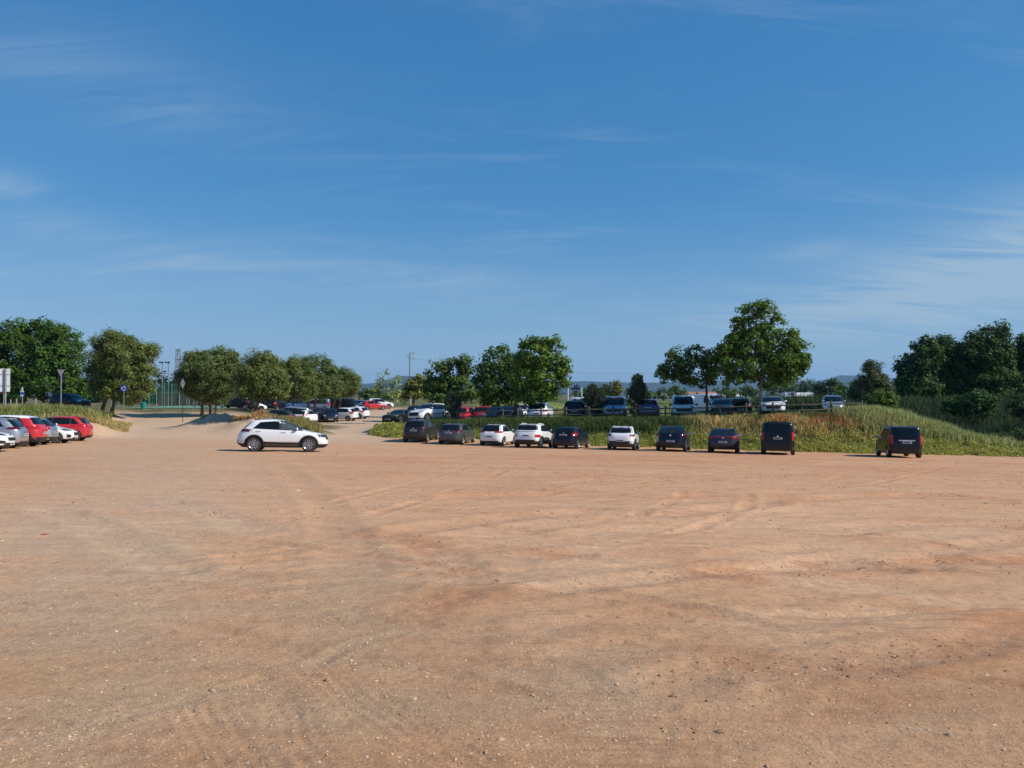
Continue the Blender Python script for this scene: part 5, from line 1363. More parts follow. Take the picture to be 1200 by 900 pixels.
tree('plane_tree', 'tallest plane tree with an open airy crown, standing on the bank', 890, 57.5,
     [(884, 372, 22, 24), (868, 396, 18, 18), (904, 396, 18, 20), (922, 408, 18, 18), (936, 424, 13, 13), (858, 424, 22, 20), (890, 428, 32, 20), (920, 434, 20, 16), (850, 412, 14, 12), (905, 450, 20, 10), (846, 440, 14, 12), (940, 402, 10, 8), (866, 376, 10, 10), (880, 404, 24, 22), (930, 416, 18, 16), (912, 376, 10, 10), (938, 436, 14, 10), (915, 425, 26, 22), (898, 360, 14, 12), (945, 422, 8, 10), (846, 420, 18, 16), (862, 404, 18, 14), (934, 428, 18, 14), (926, 394, 12, 12), (870, 438, 20, 14)],
     (.105, .180, .030), trunk_r=.15, seed=19, leaf=.22, clump=.44, per=40, density=.72, group=CEN, limbs=30, hollow=.3, bark='pale_bark', tip=(.15, .25, .045))
# young pines on the bank top
def spire(label, px, d, top, base_, hw, seed, base=(.062, .085, .046), group='young pines along the fence'):
    x0, y0 = wx(px, d), d; z0 = gz(x0, y0) - .05
    H_ = CAM_H - (top - HOR) / F * d - z0; w = hw / F * d
    root = empty('young_pine', (x0, y0, z0)); rg = np.random.default_rng(seed)
    w *= 1.25; n = 7500; k = 70
    bz = rg.random(k) ** .8; ba = rg.random(k) * 6.283
    i = rg.integers(0, k, n); s = rg.random(n) ** .7
    prof = lambda t: w * np.clip(1.05 - t * .95, .04, 1) * np.clip(t * 6 + .35, 0, 1)
    zb_ = bz[i] * .86; rad = prof(zb_) * s
    zz_ = zb_ * H_ + rad * .75 + rg.normal(size=n) * .06 + .12
    p = np.stack([np.cos(ba[i]) * rad, np.sin(ba[i]) * rad, zz_], 1) + rg.normal(size=(n, 3)) * np.array([.09, .09, .07])
    for q in range(7):
        ld = rg.random(n) < (.07 if q == 0 else .03); m_ = ld.sum(); f_ = rg.random(m_); a_ = rg.uniform(0, 6.28); r0 = 0 if q == 0 else w * rg.uniform(.3, .6); t0 = .66 if q == 0 else rg.uniform(.42, .62)
        p[ld] = np.stack([np.cos(a_) * r0 + rg.normal(size=m_) * .06, np.sin(a_) * r0 + rg.normal(size=m_) * .06, H_ * (t0 + (.34 if q == 0 else .27) * f_)], 1)
    nn = rg.normal(size=(n, 3)); nn[:, 2] *= .35
    col = np.array(base) * np.clip(1 + rg.normal(size=(n, 1)) * .3, .4, 2)
    link('crown', leaf_mesh('crown', p, nn, rg.uniform(.12, .28, n), col, .22, rg), [M['needle']], root)
    MB().tube([(0, 0, -.2), (0, 0, H_ * .5), (0, 0, H_ * .97)], [.06, .045, .012], 7).build('trunk', M['pine_bark'], root, True)
    tag(root, label, 'tree', group)
spire('small dark young pine in front of the red tall car', 530, 66.0, 460, 490, 11, 31)
spire('two-tipped young pine beside the navy off-roader', 694, 61.5, 450, 490, 11, 32)
spire('short young pine close beside the two-tipped one', 703, 61.2, 458, 490, 8, 33)
spire('tallest dark young pine, between the grey-blue van and the violet hatchback', 747, 59.6, 438, 490, 14, 34)
# other side
tree('pine_tree', 'ragged olive pine at the end of the wooden fence', 1020, 70,
     [(1022, 436, 12, 14), (1020, 448, 20, 14), (1014, 460, 18, 12), (1032, 458, 14, 12)], (.085, .115, .038), 'pine', .18, .1, 35, .28, .55, 100, 1.35, None, 'pine_bark', 12, .25, tip=(.12, .12, .05))
tree('leafy_bush', 'bright yellow-green bush under the ragged pine', 1036, 62,
     [(1036, 464, 11, 9), (1028, 470, 7, 6), (1043, 471, 8, 7), (1036, 474, 12, 7)], (.12, .19, .03), trunk_r=.05, seed=36, leaf=.22, clump=.35, per=26, tip=(.2, .28, .05), cat='bush')
WOOD = 'dark trees of the grove beside the gully'
for i, (px, d, lab, bl) in enumerate([
    (1072, 90, 'dark grove tree at the open end, with an uneven shoulder beside the olive pine', [(1066, 436, 18, 22), (1080, 424, 22, 28), (1074, 455, 26, 22), (1060, 458, 14, 16), (1082, 410, 14, 16), (1085, 462, 24, 20)]),
    (1112, 92, 'dark grove tree second from the open end', [(1108, 424, 26, 28), (1120, 440, 26, 28), (1100, 455, 28, 24), (1112, 408, 18, 14), (1118, 468, 30, 18), (1094, 428, 18, 22), (1132, 425, 16, 26), (1090, 450, 20, 22)]),
    (1152, 90, 'tallest dark grove tree with a broken top', [(1152, 410, 24, 26), (1166, 398, 16, 20), (1140, 425, 24, 30), (1160, 440, 28, 30), (1174, 420, 14, 26), (1152, 465, 32, 20), (1172, 386, 8, 9)]),
    (1200, 92, 'dark grove tree cut by the picture edge', [(1204, 418, 22, 28), (1192, 440, 22, 30), (1215, 430, 28, 40), (1196, 465, 26, 20), (1198, 398, 8, 10), (1180, 430, 14, 26), (1182, 455, 20, 22)])]):
    tree('broadleaf_tree', lab, px, d, bl, (.052, .104, .024), trunk_r=.3, seed=40 + i, leaf=.34, clump=.85, per=60, density=1.25, group=WOOD, var=.3, tip=(.095, .17, .04))
tree('leafy_bush', 'mid green bush in front of the grove, first of two', 1120, 68, [(1120, 472, 14, 11), (1112, 478, 12, 9), (1128, 480, 12, 9)], (.055, .115, .028), trunk_r=.05, seed=50, leaf=.24, clump=.42, per=26, cat='bush', tip=(.1, .18, .04))
tree('leafy_bush', 'mid green taller bush in front of the grove, beside the first', 1152, 67, [(1147, 464, 12, 9), (1156, 468, 14, 11), (1150, 478, 22, 11)], (.055, .115, .028), trunk_r=.05, seed=51, leaf=.24, clump=.42, per=26, cat='bush', tip=(.1, .18, .04))
tree('leafy_bush', 'grey-green bush at the picture edge above the dark gully', 1196, 64, [(1194, 474, 14, 15), (1206, 480, 14, 14)], (.045, .085, .03), trunk_r=.05, seed=52, leaf=.22, clump=.42, per=24, cat='bush')
tree('leafy_bush', 'small pale green bush low beside the dark gully', 1193, 54, [(1192, 512, 12, 9), (1204, 513, 10, 9)], (.07, .115, .032), trunk_r=.04, seed=53, leaf=.16, clump=.3, per=24, cat='bush', root_z=gz(wx(1193, 54), 54) - .05)

# far trees across the plain
FARG = 'trees scattered across the far fields'
far_trees = [(432, 175, [(432, 462, 10, 6), (425, 464, 8, 5)], DARK, 'dark low tree beyond the red hatchback'),
    (443, 200, [(443, 457, 5, 9), (446, 464, 8, 6)], DARK, 'dark upright tree under the blue hill'),
    (470, 190, [(470, 462, 9, 7)], MID, 'mid green tree behind the sapling'),
    (456, 185, [(456, 464, 8, 5)], MID, 'low green tree behind the sapling stem'),
    (706, 210, [(706, 457, 7, 6), (700, 460, 6, 5)], DARK, 'dark tree beyond the two-tipped young pine'),
    (720, 150, [(722, 456, 12, 8), (714, 460, 9, 6), (722, 449, 3, 4)], (.14, .16, .035), 'yellow-green tree beyond the grey-blue van'),
    (674, 260, [(674, 462, 7, 4)], DARK, 'small dark tree behind the white posts'),
    (778, 230, [(778, 461, 9, 6)], DARK, 'dark round tree beyond the violet hatchback'),
    (792, 235, [(791, 459, 9, 7), (798, 461, 8, 5)], DARK, 'dark round tree beyond the white van roof'),
    (845, 250, [(846, 459, 12, 6)], DARK, 'dark tree between the two plane trees'),
    (814, 150, [(814, 470, 5, 7)], (.10, .15, .03), 'bright green bushy tree between the two white vans'),
    (858, 200, [(858, 461, 9, 6)], MID, 'mid green tree behind the black off-roader'),
    (905, 300, [(905, 455, 12, 8)], DARK, 'dark tree behind the tallest plane'),
    (924, 460, [(924, 453, 12, 7), (914, 455, 8, 6)], DARK, 'dark tree above the cab of the white lorry'),
    (946, 470, [(946, 452, 13, 8), (938, 455, 10, 6)], DARK, 'dark tree above the white lorry trailer'),
    (968, 175, [(968, 455, 14, 10), (975, 450, 9, 6), (960, 462, 8, 6)], (.06, .09, .025), 'olive tree past the end of the white lorry'),
    (993, 165, [(993, 457, 11, 9), (1002, 461, 8, 7)], MID, 'green tree between the olive one and the ragged pine'),
    (981, 190, [(983, 462, 10, 6)], MID, 'low green tree below the blue hill'),
    (688, 230, [(688, 460, 8, 6), (682, 463, 6, 4)], MID, 'low green tree between the white posts and the two-tipped young pine'),
    (758, 240, [(757, 462, 9, 5), (766, 463, 7, 4)], DARK, 'dark low tree just past the tallest young pine'),
    (738, 260, [(737, 461, 8, 5)], MID, 'small green tree between the yellow-green one and the tallest young pine'),
    (872, 230, [(874, 459, 10, 7), (884, 461, 8, 6)], DARK, 'dark low tree behind the tall plane trunk'),
    (640, 170, [(645, 462, 16, 6), (630, 463, 14, 6)], DARK, 'dark low tree beyond the plane with the pale trunk'),
    (545, 160, [(540, 463, 18, 7), (555, 462, 12, 7)], DARK, 'dark tree beyond the red cars')]
for i, (px, d, bl, base, lab) in enumerate(far_trees):
    tree('distant_tree', lab, px, d, [b + (0,) for b in bl], base, trunk_r=.2, seed=70 + i, leaf=.6 if d < 250 else .9, clump=1.0 if d < 250 else 1.6, per=22, group=FARG, limbs=5)
for i, (px, lab) in enumerate(((104, 'dark tree glimpsed between the navy estate and the lone pine'), (150, 'dark tree behind the court beyond the lone pine'), (170, 'dark tree behind the tall court fence'), (190, 'dark tree behind the floodlights'), (208, 'dark tree at the foot of the lattice mast'), (228, 'dark tree behind the red-brown wall'))):
    tree('distant_tree', lab, px, 150, [(px, 457 - (i % 2) * 3, 16, 15, 0), (px + 8, 464, 14, 12, 0), (px - 6, 470, 16, 8, 0)], (.035, .07, .022), trunk_r=.25, seed=100 + i, leaf=.6, clump=1.1, per=24, group='trees behind the sports court', limbs=5)
# pale leafy trees behind the middle pines, seen between the trunks
for i, (px, lab) in enumerate(((265, 'sunlit tree glimpsed between the pine trunks'), (310, 'sunlit tree behind the white car under the pines'), (335, 'sunlit tree behind the back line of cars'), (385, 'sunlit tree behind the pale blue compact van'))):
    tree('distant_tree', lab, px, 135, [(px, 465, 20, 9, 0), (px + 12, 467, 14, 8, 0)], (.10, .14, .035), trunk_r=.2, seed=110 + i, leaf=.5, clump=.9, per=22, group='trees behind the lower car park', limbs=5)

# ------------------------------------------------------------------ grass and weeds
def blades(name, label, x, y, h, col, width, lean=.35, mat_=None, leafy=0.0):
    n = len(x); rg = RNG
    z = built_z(x, y) - .03
    a = rg.random(n) * 6.283; la = rg.random(n) * 6.283; lv = np.abs(rg.normal(size=n)) * lean * h
    dx, dy = np.cos(a) * width * .5, np.sin(a) * width * .5
    tipx, tipy = x + np.cos(la) * lv, y + np.sin(la) * lv
    mx_, my_ = x + np.cos(la) * lv * .3, y + np.sin(la) * lv * .3
    v = np.stack([np.stack([x, y, z], 1), np.stack([mx_ + dx, my_ + dy, z + h * .5], 1), np.stack([tipx, tipy, z + h], 1), np.stack([mx_ - dx, my_ - dy, z + h * .45], 1)], 1).reshape(-1, 3)
    f = np.arange(n * 4).reshape(n, 4)
    o = link(name, mesh_np(name, v, f, False, np.repeat(col, 4, 0)), [M['weed']])
    return tag(o, label, kind='stuff')
def rnd_col(n, base, var=.22):
    return np.clip(np.array(base)[None] * (1 + RNG.normal(size=(n, 1)) * var) * (1 + RNG.normal(size=(n, 3)) * .05), .004, 1)
def bank_zone(x, t):
    """what grows where on the bank: share of green, yellow, dry, rust plants"""
    n1 = fbm(x / 1.6, t / .9, 131, 3); n2 = fbm(x / .7, t / .6, 137, 3)
    dry = sst(.2, .5, n1) * sst(11, 15, x) * sst(1.1, 1.9, t) * (1 - sst(3.6, 4.6, t)) * (1 - sst(26, 29, x))
    rust = sst(.38, .52, n2) * np.exp(-((x - 22.5) / 3.6) ** 2 - ((t - 2.9) / .9) ** 2) * 1.6 + .55 * np.exp(-((x - 19) / 1.6) ** 2 - ((t - 3.5) / .6) ** 2)
    yel = sst(1.9, .9, t) * (.5 + .6 * n2) + .5 * sst(9, 12, x) * sst(2.5, 1.5, t) + .9 * sst(-6, -9, x) + .55 * sst(26, 29, x)
    return dry, np.clip(rust, 0, 1), np.clip(yel, 0, 1)
def bank_points(n, tmin, tmax, x0=-12.6, x1=40, power=1.0):
    x = RNG.uniform(x0, x1, n); t = tmin + (tmax - tmin) * RNG.random(n) ** power
    y = foot(x) + t
    ok = (x + .35 * (fbm(x, y, 3) - .5) > -12.3 + .16 * np.maximum(0, t - 3)) & (t + 1.5 * (fbm(x / .9, y / .9, 61, 4) - .5) > -.05 + .5 * (RNG.random(n) < .12) * 0 - .45 * (RNG.random(n) < .06))
    return x[ok], y[ok], t[ok]
GREEN, YELLOW, STRAW, RUST, TALL = (.10, .15, .036), (.46, .46, .10), (.72, .55, .23), (.52, .25, .09), (.075, .115, .034)
# long grass over the whole bank
x, y, t = bank_points(150000, -.6, 6.2)
dry, rust, yel = bank_zone(x, t); rust = rust * .75; n = len(x); k = RNG.random(n); k2 = RNG.random(n)
col = np.where((k < rust)[:, None], rnd_col(n, RUST), np.where((k2 < dry * .9)[:, None], rnd_col(n, STRAW), np.where((k < yel * .75)[:, None], rnd_col(n, YELLOW), rnd_col(n, (.10, .145, .040), .3))))
h = RNG.uniform(.18, .5, n) * (.75 + .6 * sst(1.2, 2.6, t)) * (1 - .35 * (yel > .6)) * sst(6.4, 4.9, t + .01)
h = np.maximum(h, .08) * (.55 + .9 * fbm(x / .9, t / .7, 151, 2)) * (.5 + .5 * sst(4.6, 2.8, t))
blades('bank_grass', 'long mixed green and dry grass growing on the bank', x, y, h, col, RNG.uniform(.02, .05, n))
# low bright weeds along the foot, as small leaves
x, y, t = bank_points(210000, -.6, 3.4, power=1.2)
dry, rust, yel = bank_zone(x, t); keep = RNG.random(len(x)) < np.clip(yel * 1.1 + .12, 0, 1) * (.25 + .75 * sst(.36, .58, fbm(x / 1.3, t / .8, 181, 4))); x, y, t, yel = x[keep], y[keep], t[keep], yel[keep]
n = len(x); dome = .04 + .78 * fbm(x / .8, y / .65, 171, 4) ** 1.7 + .10 * (x > 9); z = built_z(x, y) + dome * RNG.random(n) ** .5 * sst(-.2, .4, t)
col = np.where((RNG.random(n) < .5 * yel)[:, None], rnd_col(n, (.56, .50, .12)), rnd_col(n, (.27, .32, .07), .35))
nn = RNG.normal(size=(n, 3)) * .8 + np.array([0, -.2, .8])
tag(link('bank_weeds', leaf_mesh('bank_weeds', np.stack([x, y, z], 1), nn, RNG.uniform(.045, .115, n), col), [M['weed']]), 'low yellow-green weeds in flower along the foot of the bank', kind='stuff')
# tall dark grass along the fence
x, y, t = bank_points(60000, 1.9, 6.0, x0=-8, x1=31)
n = len(x); dens = .35 + .65 * sst(.35, .6, fbm(x / 1.4, t, 191, 3)); keep = RNG.random(n) < dens * (1 - .8 * sst(10, 14, x) * (t < 3.4)); x, y, t = x[keep], y[keep], t[keep]; n = len(x)
h = RNG.uniform(.35, .85, n) * (.55 + .7 * fbm(x / 1.1, t, 193, 2)) * (.28 + .72 * sst(4.6, 2.4, t))
blades('fence_grass', 'tall dark green grass and seed heads beneath the fence', x, y, h, np.where((RNG.random(n) < .12)[:, None], rnd_col(n, (.3, .27, .12)), rnd_col(n, TALL, .35)), RNG.uniform(.03, .06, n), .22)
# tall pale grass on the crest past the end of the fence
x = RNG.uniform(22.5, 34.5, 26000); t = 1.6 + 4.2 * RNG.random(26000); y = foot(x) + t; n = len(x)
keep = RNG.random(n) < sst(22.5, 25.5, x) * sst(1.5, 2.6, t) * sst(35, 32.5, x) * (.3 + fbm(x / 1.2, t, 231, 3)); x, y, t = x[keep], y[keep], t[keep]; n = len(x)
blades('crest_grass', 'tall pale green grass on the crest of the bank past the fence', x, y, RNG.uniform(.35, .95, n) * (.6 + .6 * fbm(x, t, 233, 2)), np.where((RNG.random(n) < .3)[:, None], rnd_col(n, (.55, .48, .23)), rnd_col(n, (.29, .35, .12), .25)), RNG.uniform(.03, .06, n), .3)
# dark reeds and scrub in the gully beyond the bank
x = RNG.uniform(26.5, 66, 95000); t = 3.2 + 34 * RNG.random(95000) ** 1.3; y = foot(x) + t
keep = (t > 3.6 + np.clip((33.5 - x) * .62, 0, 6.0)); x, y, t = x[keep], y[keep], t[keep]; n = len(x)
h = RNG.uniform(.5, 1.35, n) * (.45 + .9 * fbm(x / 2.2, y / 2.2, 201, 3)) * (1 + .4 * sst(8, 20, t))
blades('gully_scrub', 'dark scrub and reeds filling the gully below the grove', x, y, h, rnd_col(n, (.050, .085, .034), .35), RNG.uniform(.05, .12, n), .3)
# grass on the other verge and on the mounds
def spread_on(n, cx, cy, rx, ry):
    r = RNG.random(n) ** .55; a = RNG.random(n) * 6.283; return cx + np.cos(a) * r * rx, cy + np.sin(a) * r * ry
def verge():
    n = 80000; y = RNG.uniform(54.5, 84, n); x = RNG.uniform(-62, -26, n)
    xb_ = -29.6 - (y - 55) * .42
    ok = (xb_ - x + 1.6 * (fbm(x / 1.3, y / 1.3, 61, 3) - .5) > 1.2) & (y > 55.6) & ~((np.abs(x + 45.5) < 4.5) & (np.abs(y - 80) < 4.5)); x, y = x[ok], y[ok]; n = len(x)
    h = RNG.uniform(.2, .75, n) * (.45 + 1.0 * fbm(x / 1.5, y / 1.5, 211, 3)) * np.where(x > -36, .7, 1)
    k = fbm(x / 2.2, y / 2.0, 215, 3)
    col = np.where((RNG.random(n) < sst(.45, .62, k))[:, None], rnd_col(n, (.42, .34, .14)), rnd_col(n, (.19, .225, .06), .3))
    blades('verge_grass', 'uneven green and straw grass on the verge behind the parked cars', x, y, h, col, RNG.uniform(.035, .08, n))
verge()
def mound_grass():
    X_, Y_, H_, K_ = [], [], [], []
    for cx, cy, rx, ry, n, hh, c in ((-17.9, 63.4, 2.2, 2.2, 7000, .52, (.32, .27, .115)), (-20.0, 67.0, 2.0, 2.0, 6000, .45, (.27, .25, .10)), (-17.6, 62.0, 2.2, 1.0, 3000, .55, (.34, .30, .10)),
                                     (-27.4, 69.6, 1.7, 1.2, 4500, .40, (.40, .40, .09)), (-22.4, 66.2, 1.7, 1.1, 4500, .5, (.55, .36, .15)), (-20.9, 64.8, 1.2, 1.0, 1800, .4, (.50, .34, .14)),
                                     (-35.6, 66.0, 2.2, 4.0, 6000, .35, (.48, .39, .14)), (-32.8, 59.6, .7, .7, 900, .45, (.42, .31, .13)), (-33.2, 63.2, 1.3, 2.2, 3500, .4, (.48, .38, .15))):
        x, y = spread_on(n, cx, cy, rx, ry); X_.append(x); Y_.append(y); H_.append(RNG.uniform(.35, 1.1, n) * hh); K_.append(rnd_col(n, c, .3))
    x, y, h, c = map(np.concatenate, (X_, Y_, H_, K_))
    blades('mound_grass', 'green and straw coloured grass on the earth mounds beside the track', x, y, h, c, RNG.uniform(.04, .08, len(x)))
mound_grass()
def field():
    n = 45000; y = 58 + 110 * RNG.random(n) ** 1.5; x = RNG.uniform(-.05, .52, n) * y
    t = y - foot(x); ok = t > 6.5; x, y = x[ok], y[ok]; n = len(x)
    k = fbm(x / 9, y / 5, 221, 3)
    col = np.where((RNG.random(n) < sst(.4, .6, k))[:, None], rnd_col(n, (.36, .38, .12)), rnd_col(n, (.17, .22, .065)))
    blades('field_grass', 'short pale grass on the level ground behind the fence', x, y, RNG.uniform(.05, .2, n) * (1 + y / 120), col, RNG.uniform(.06, .14, n))
field()
# ------------------------------------------------------------------ wooden fence
def fence():
    root = empty('wooden_fence', (wx(456, 68), 68, gz(wx(456, 68), 68)))
    px = [456, 481, 501, 519, 536, 553, 571, 589, 607, 634, 663, 690, 719, 750, 780, 811, 843, 874, 906, 940, 974, 1010]
    def at(p):
        lo, hi = 50.0, 75.0                      # where the sight line meets the fence line, 4.7 m behind the foot
        for _ in range(40):
            m = (lo + hi) / 2
            if m - float(foot(wx(p, m))) > 4.7: hi = m
            else: lo = m
        return wx(p, lo), lo
    pts = [at(p) for p in px]; rg = random.Random(3); tops = []
    o = root.location
    for i, (x, y) in enumerate(pts):
        z = gz(x, y); h = 1.02 + rg.uniform(-.04, .04); lx, ly = rg.uniform(-.03, .03), rg.uniform(-.03, .03)
        MB().tube([(x - o.x, y - o.y, z - o.z - .3), (x + lx - o.x, y + ly - o.y, z - o.z + h - .02), (x + lx - o.x, y + ly - o.y, z - o.z + h)], [.078, .072, .055], 9).build('post', M['wood'], root, True)
        tops.append((x, y, z))
    for i in range(len(pts) - 1):
        a, b = Vector(tops[i]) - o, Vector(tops[i + 1]) - o
        for hz_ in (.80, .42):
            d = (b - a); n = Vector((d.y, -d.x, 0)).normalized() * .07
            j = rg.uniform(-.025, .025)
            MB().tube([a + n + Vector((0, 0, hz_ + j)), (a + b) / 2 + n + Vector((0, 0, hz_ + rg.uniform(-.03, .01))), b + n + Vector((0, 0, hz_ + rg.uniform(-.025, .025)))], .052, 7).build('rail', M['wood'], root, True)
    tag(root, 'weathered round-pole fence with two rails along the top of the bank', 'fence')
fence()

def post_thing(name, label, cat, px, d, top_py, rad=.04, m='galv', group=None, z0=None):
    x, y = wx(px, d), d; z = gz(x, y) if z0 is None else z0
    root = empty(name, (x, y, z)); h = CAM_H - (top_py - HOR) / F * d - z
    MB().tube([(0, 0, -.3), (0, 0, h)], rad, 10).build('post', M[m], root, True)
    tag(root, label, cat, group); return root, h, d
def pxm(v, d): return v * d / F

def disc(name, m, root, x, y, z, r, n=28, t=.03, poly=None):
    b = MB(); pts = poly or [(r * math.cos(2 * math.pi * k / n), r * math.sin(2 * math.pi * k / n)) for k in range(n)]
    b.prism([(x + p, z + q) for p, q in pts], y - t / 2, y + t / 2); return b.build(name, M[m], root)
# large sign from behind at the picture edge
def signs():
    r, h, d = post_thing('billboard', 'large blank white sign seen from behind on a grey post at the picture edge', 'sign', 6.3, 68, 432, .085, 'galv')
    w = pxm(40, d); x1 = pxm(10.6 - 6.3, d); zt = h; zb = h - pxm(27, d)
    MB().box(((x1 - w / 2), .12, (zt + zb) / 2), (w, .05, zt - zb)).build('panel', M['white'], r)
    for k in (.25, .75): MB().box((x1 - w / 2, .088, zb + (zt - zb) * k), (w * .98, .03, .06)).build('brace', M['galv'], r)
    MB().tube([(-pxm(26, d), 0, -.3), (-pxm(26, d), 0, h)], .085, 10).build('post', M['galv'], r, True)
    r.rotation_euler = (0, 0, R(24))
    # give way sign from behind
    r, h, d = post_thing('give_way_sign', 'triangular sign seen from behind above a dark square plate, on a grey post', 'road sign', 71.5, 66, 434.5, .045)
    tri = pxm(4.6, d)
    disc('plate', 'sign_grey', r, 0, -.06, h - pxm(1.2, d), 0, poly=[(-tri, tri * .55), (tri, tri * .55), (0, -tri * 1.15)])
    disc('plate', 'dark_metal', r, 0, .05, h - pxm(7, d), 0, poly=[(pxm(4.6, d) * math.cos(R(22.5 + 45 * k)), pxm(5.6, d) * math.sin(R(22.5 + 45 * k))) for k in range(8)])
    # small white and blue sign
    r, h, d = post_thing('road_sign', 'small post sign with a white point over a blue and white round face', 'road sign', 26.3, 70, 453.5, .045)
    a = pxm(2.5, d)
    disc('plate', 'white', r, 0, -.06, h - pxm(4, d), 0, poly=[(-a, -a * .9), (a, -a * .9), (0, a * 1.5)])
    disc('plate', 'sign_blue', r, 0, -.055, h - pxm(9, d), pxm(2.7, d))
    disc('emblem', 'white', r, 0, -.09, h - pxm(10, d), 0, poly=[(pxm(2.0, d) * math.cos(R(k * 20)), pxm(1.5, d) * math.sin(R(k * 20))) for k in range(18)], t=.02)
    # pink-red disc half hidden beside the billboard post
    r, h, d = post_thing('road_sign', 'small red round sign low behind the billboard post', 'road sign', 4.3, 74, 457.5, .04)
    disc('plate', 'sign_red', r, 0, -.06, h - pxm(1.5, d), pxm(2.0, d))
    # blue round sign with white arrows
    r, h, d = post_thing('roundabout_sign', 'round blue sign with white curved arrows beneath the lone pine', 'road sign', 145.2, 74.5, 450.8, .03)
    disc('plate', 'sign_blue', r, 0, -.06, h - pxm(4.5, d), pxm(3.9, d))
    for k in range(3):
        a0 = R(120 * k + 100); rr = pxm(2.2, d); t = pxm(.45, d); n = 8; pts = []
        arc = [a0 - R(62) * i / n for i in range(n + 1)]
        pts = [((rr + t) * math.cos(a), (rr + t) * math.sin(a)) for a in arc]
        e = arc[-1] - R(30); pts += [((rr + 2.2 * t) * math.cos(arc[-1]), (rr + 2.2 * t) * math.sin(arc[-1])), (rr * math.cos(e), rr * math.sin(e)), ((rr - 2.2 * t) * math.cos(arc[-1]), (rr - 2.2 * t) * math.sin(arc[-1]))]
        pts += [((rr - t) * math.cos(a), (rr - t) * math.sin(a)) for a in reversed(arc)]
        disc('arrow', 'white', r, 0, -.085, h - pxm(4.5, d), 0, poly=pts, t=.02)
    # two triangular plates point to point away from each other
    r, h, d = post_thing('road_sign', 'two triangular sign backs, one upright above one inverted, before the pines', 'road sign', 214.3, 76, 443.5, .035, 'dark_metal')
    a = pxm(2.8, d)
    disc('plate', 'sign_grey', r, 0, -.06, h - pxm(3.6, d), 0, poly=[(-a, -a * .8), (a, -a * .8), (0, a * 1.25)])
    disc('plate', 'sign_grey', r, 0, -.06, h - pxm(8.4, d), 0, poly=[(-a, a * .8), (a, a * .8), (0, -a * 1.25)])
    for px, d, t, lab in ((19.5, 69, 467, 'short grey post in the grass near the billboard'), (41.8, 67, 467, 'short grey post in the grass beneath the give way sign'), (12.5, 70, 468, 'stubby pale post in the grass close to the billboard post')):
        post_thing('marker_post', lab, 'post', px, d, t, .05, 'concrete', 'short posts in the verge grass')
signs()

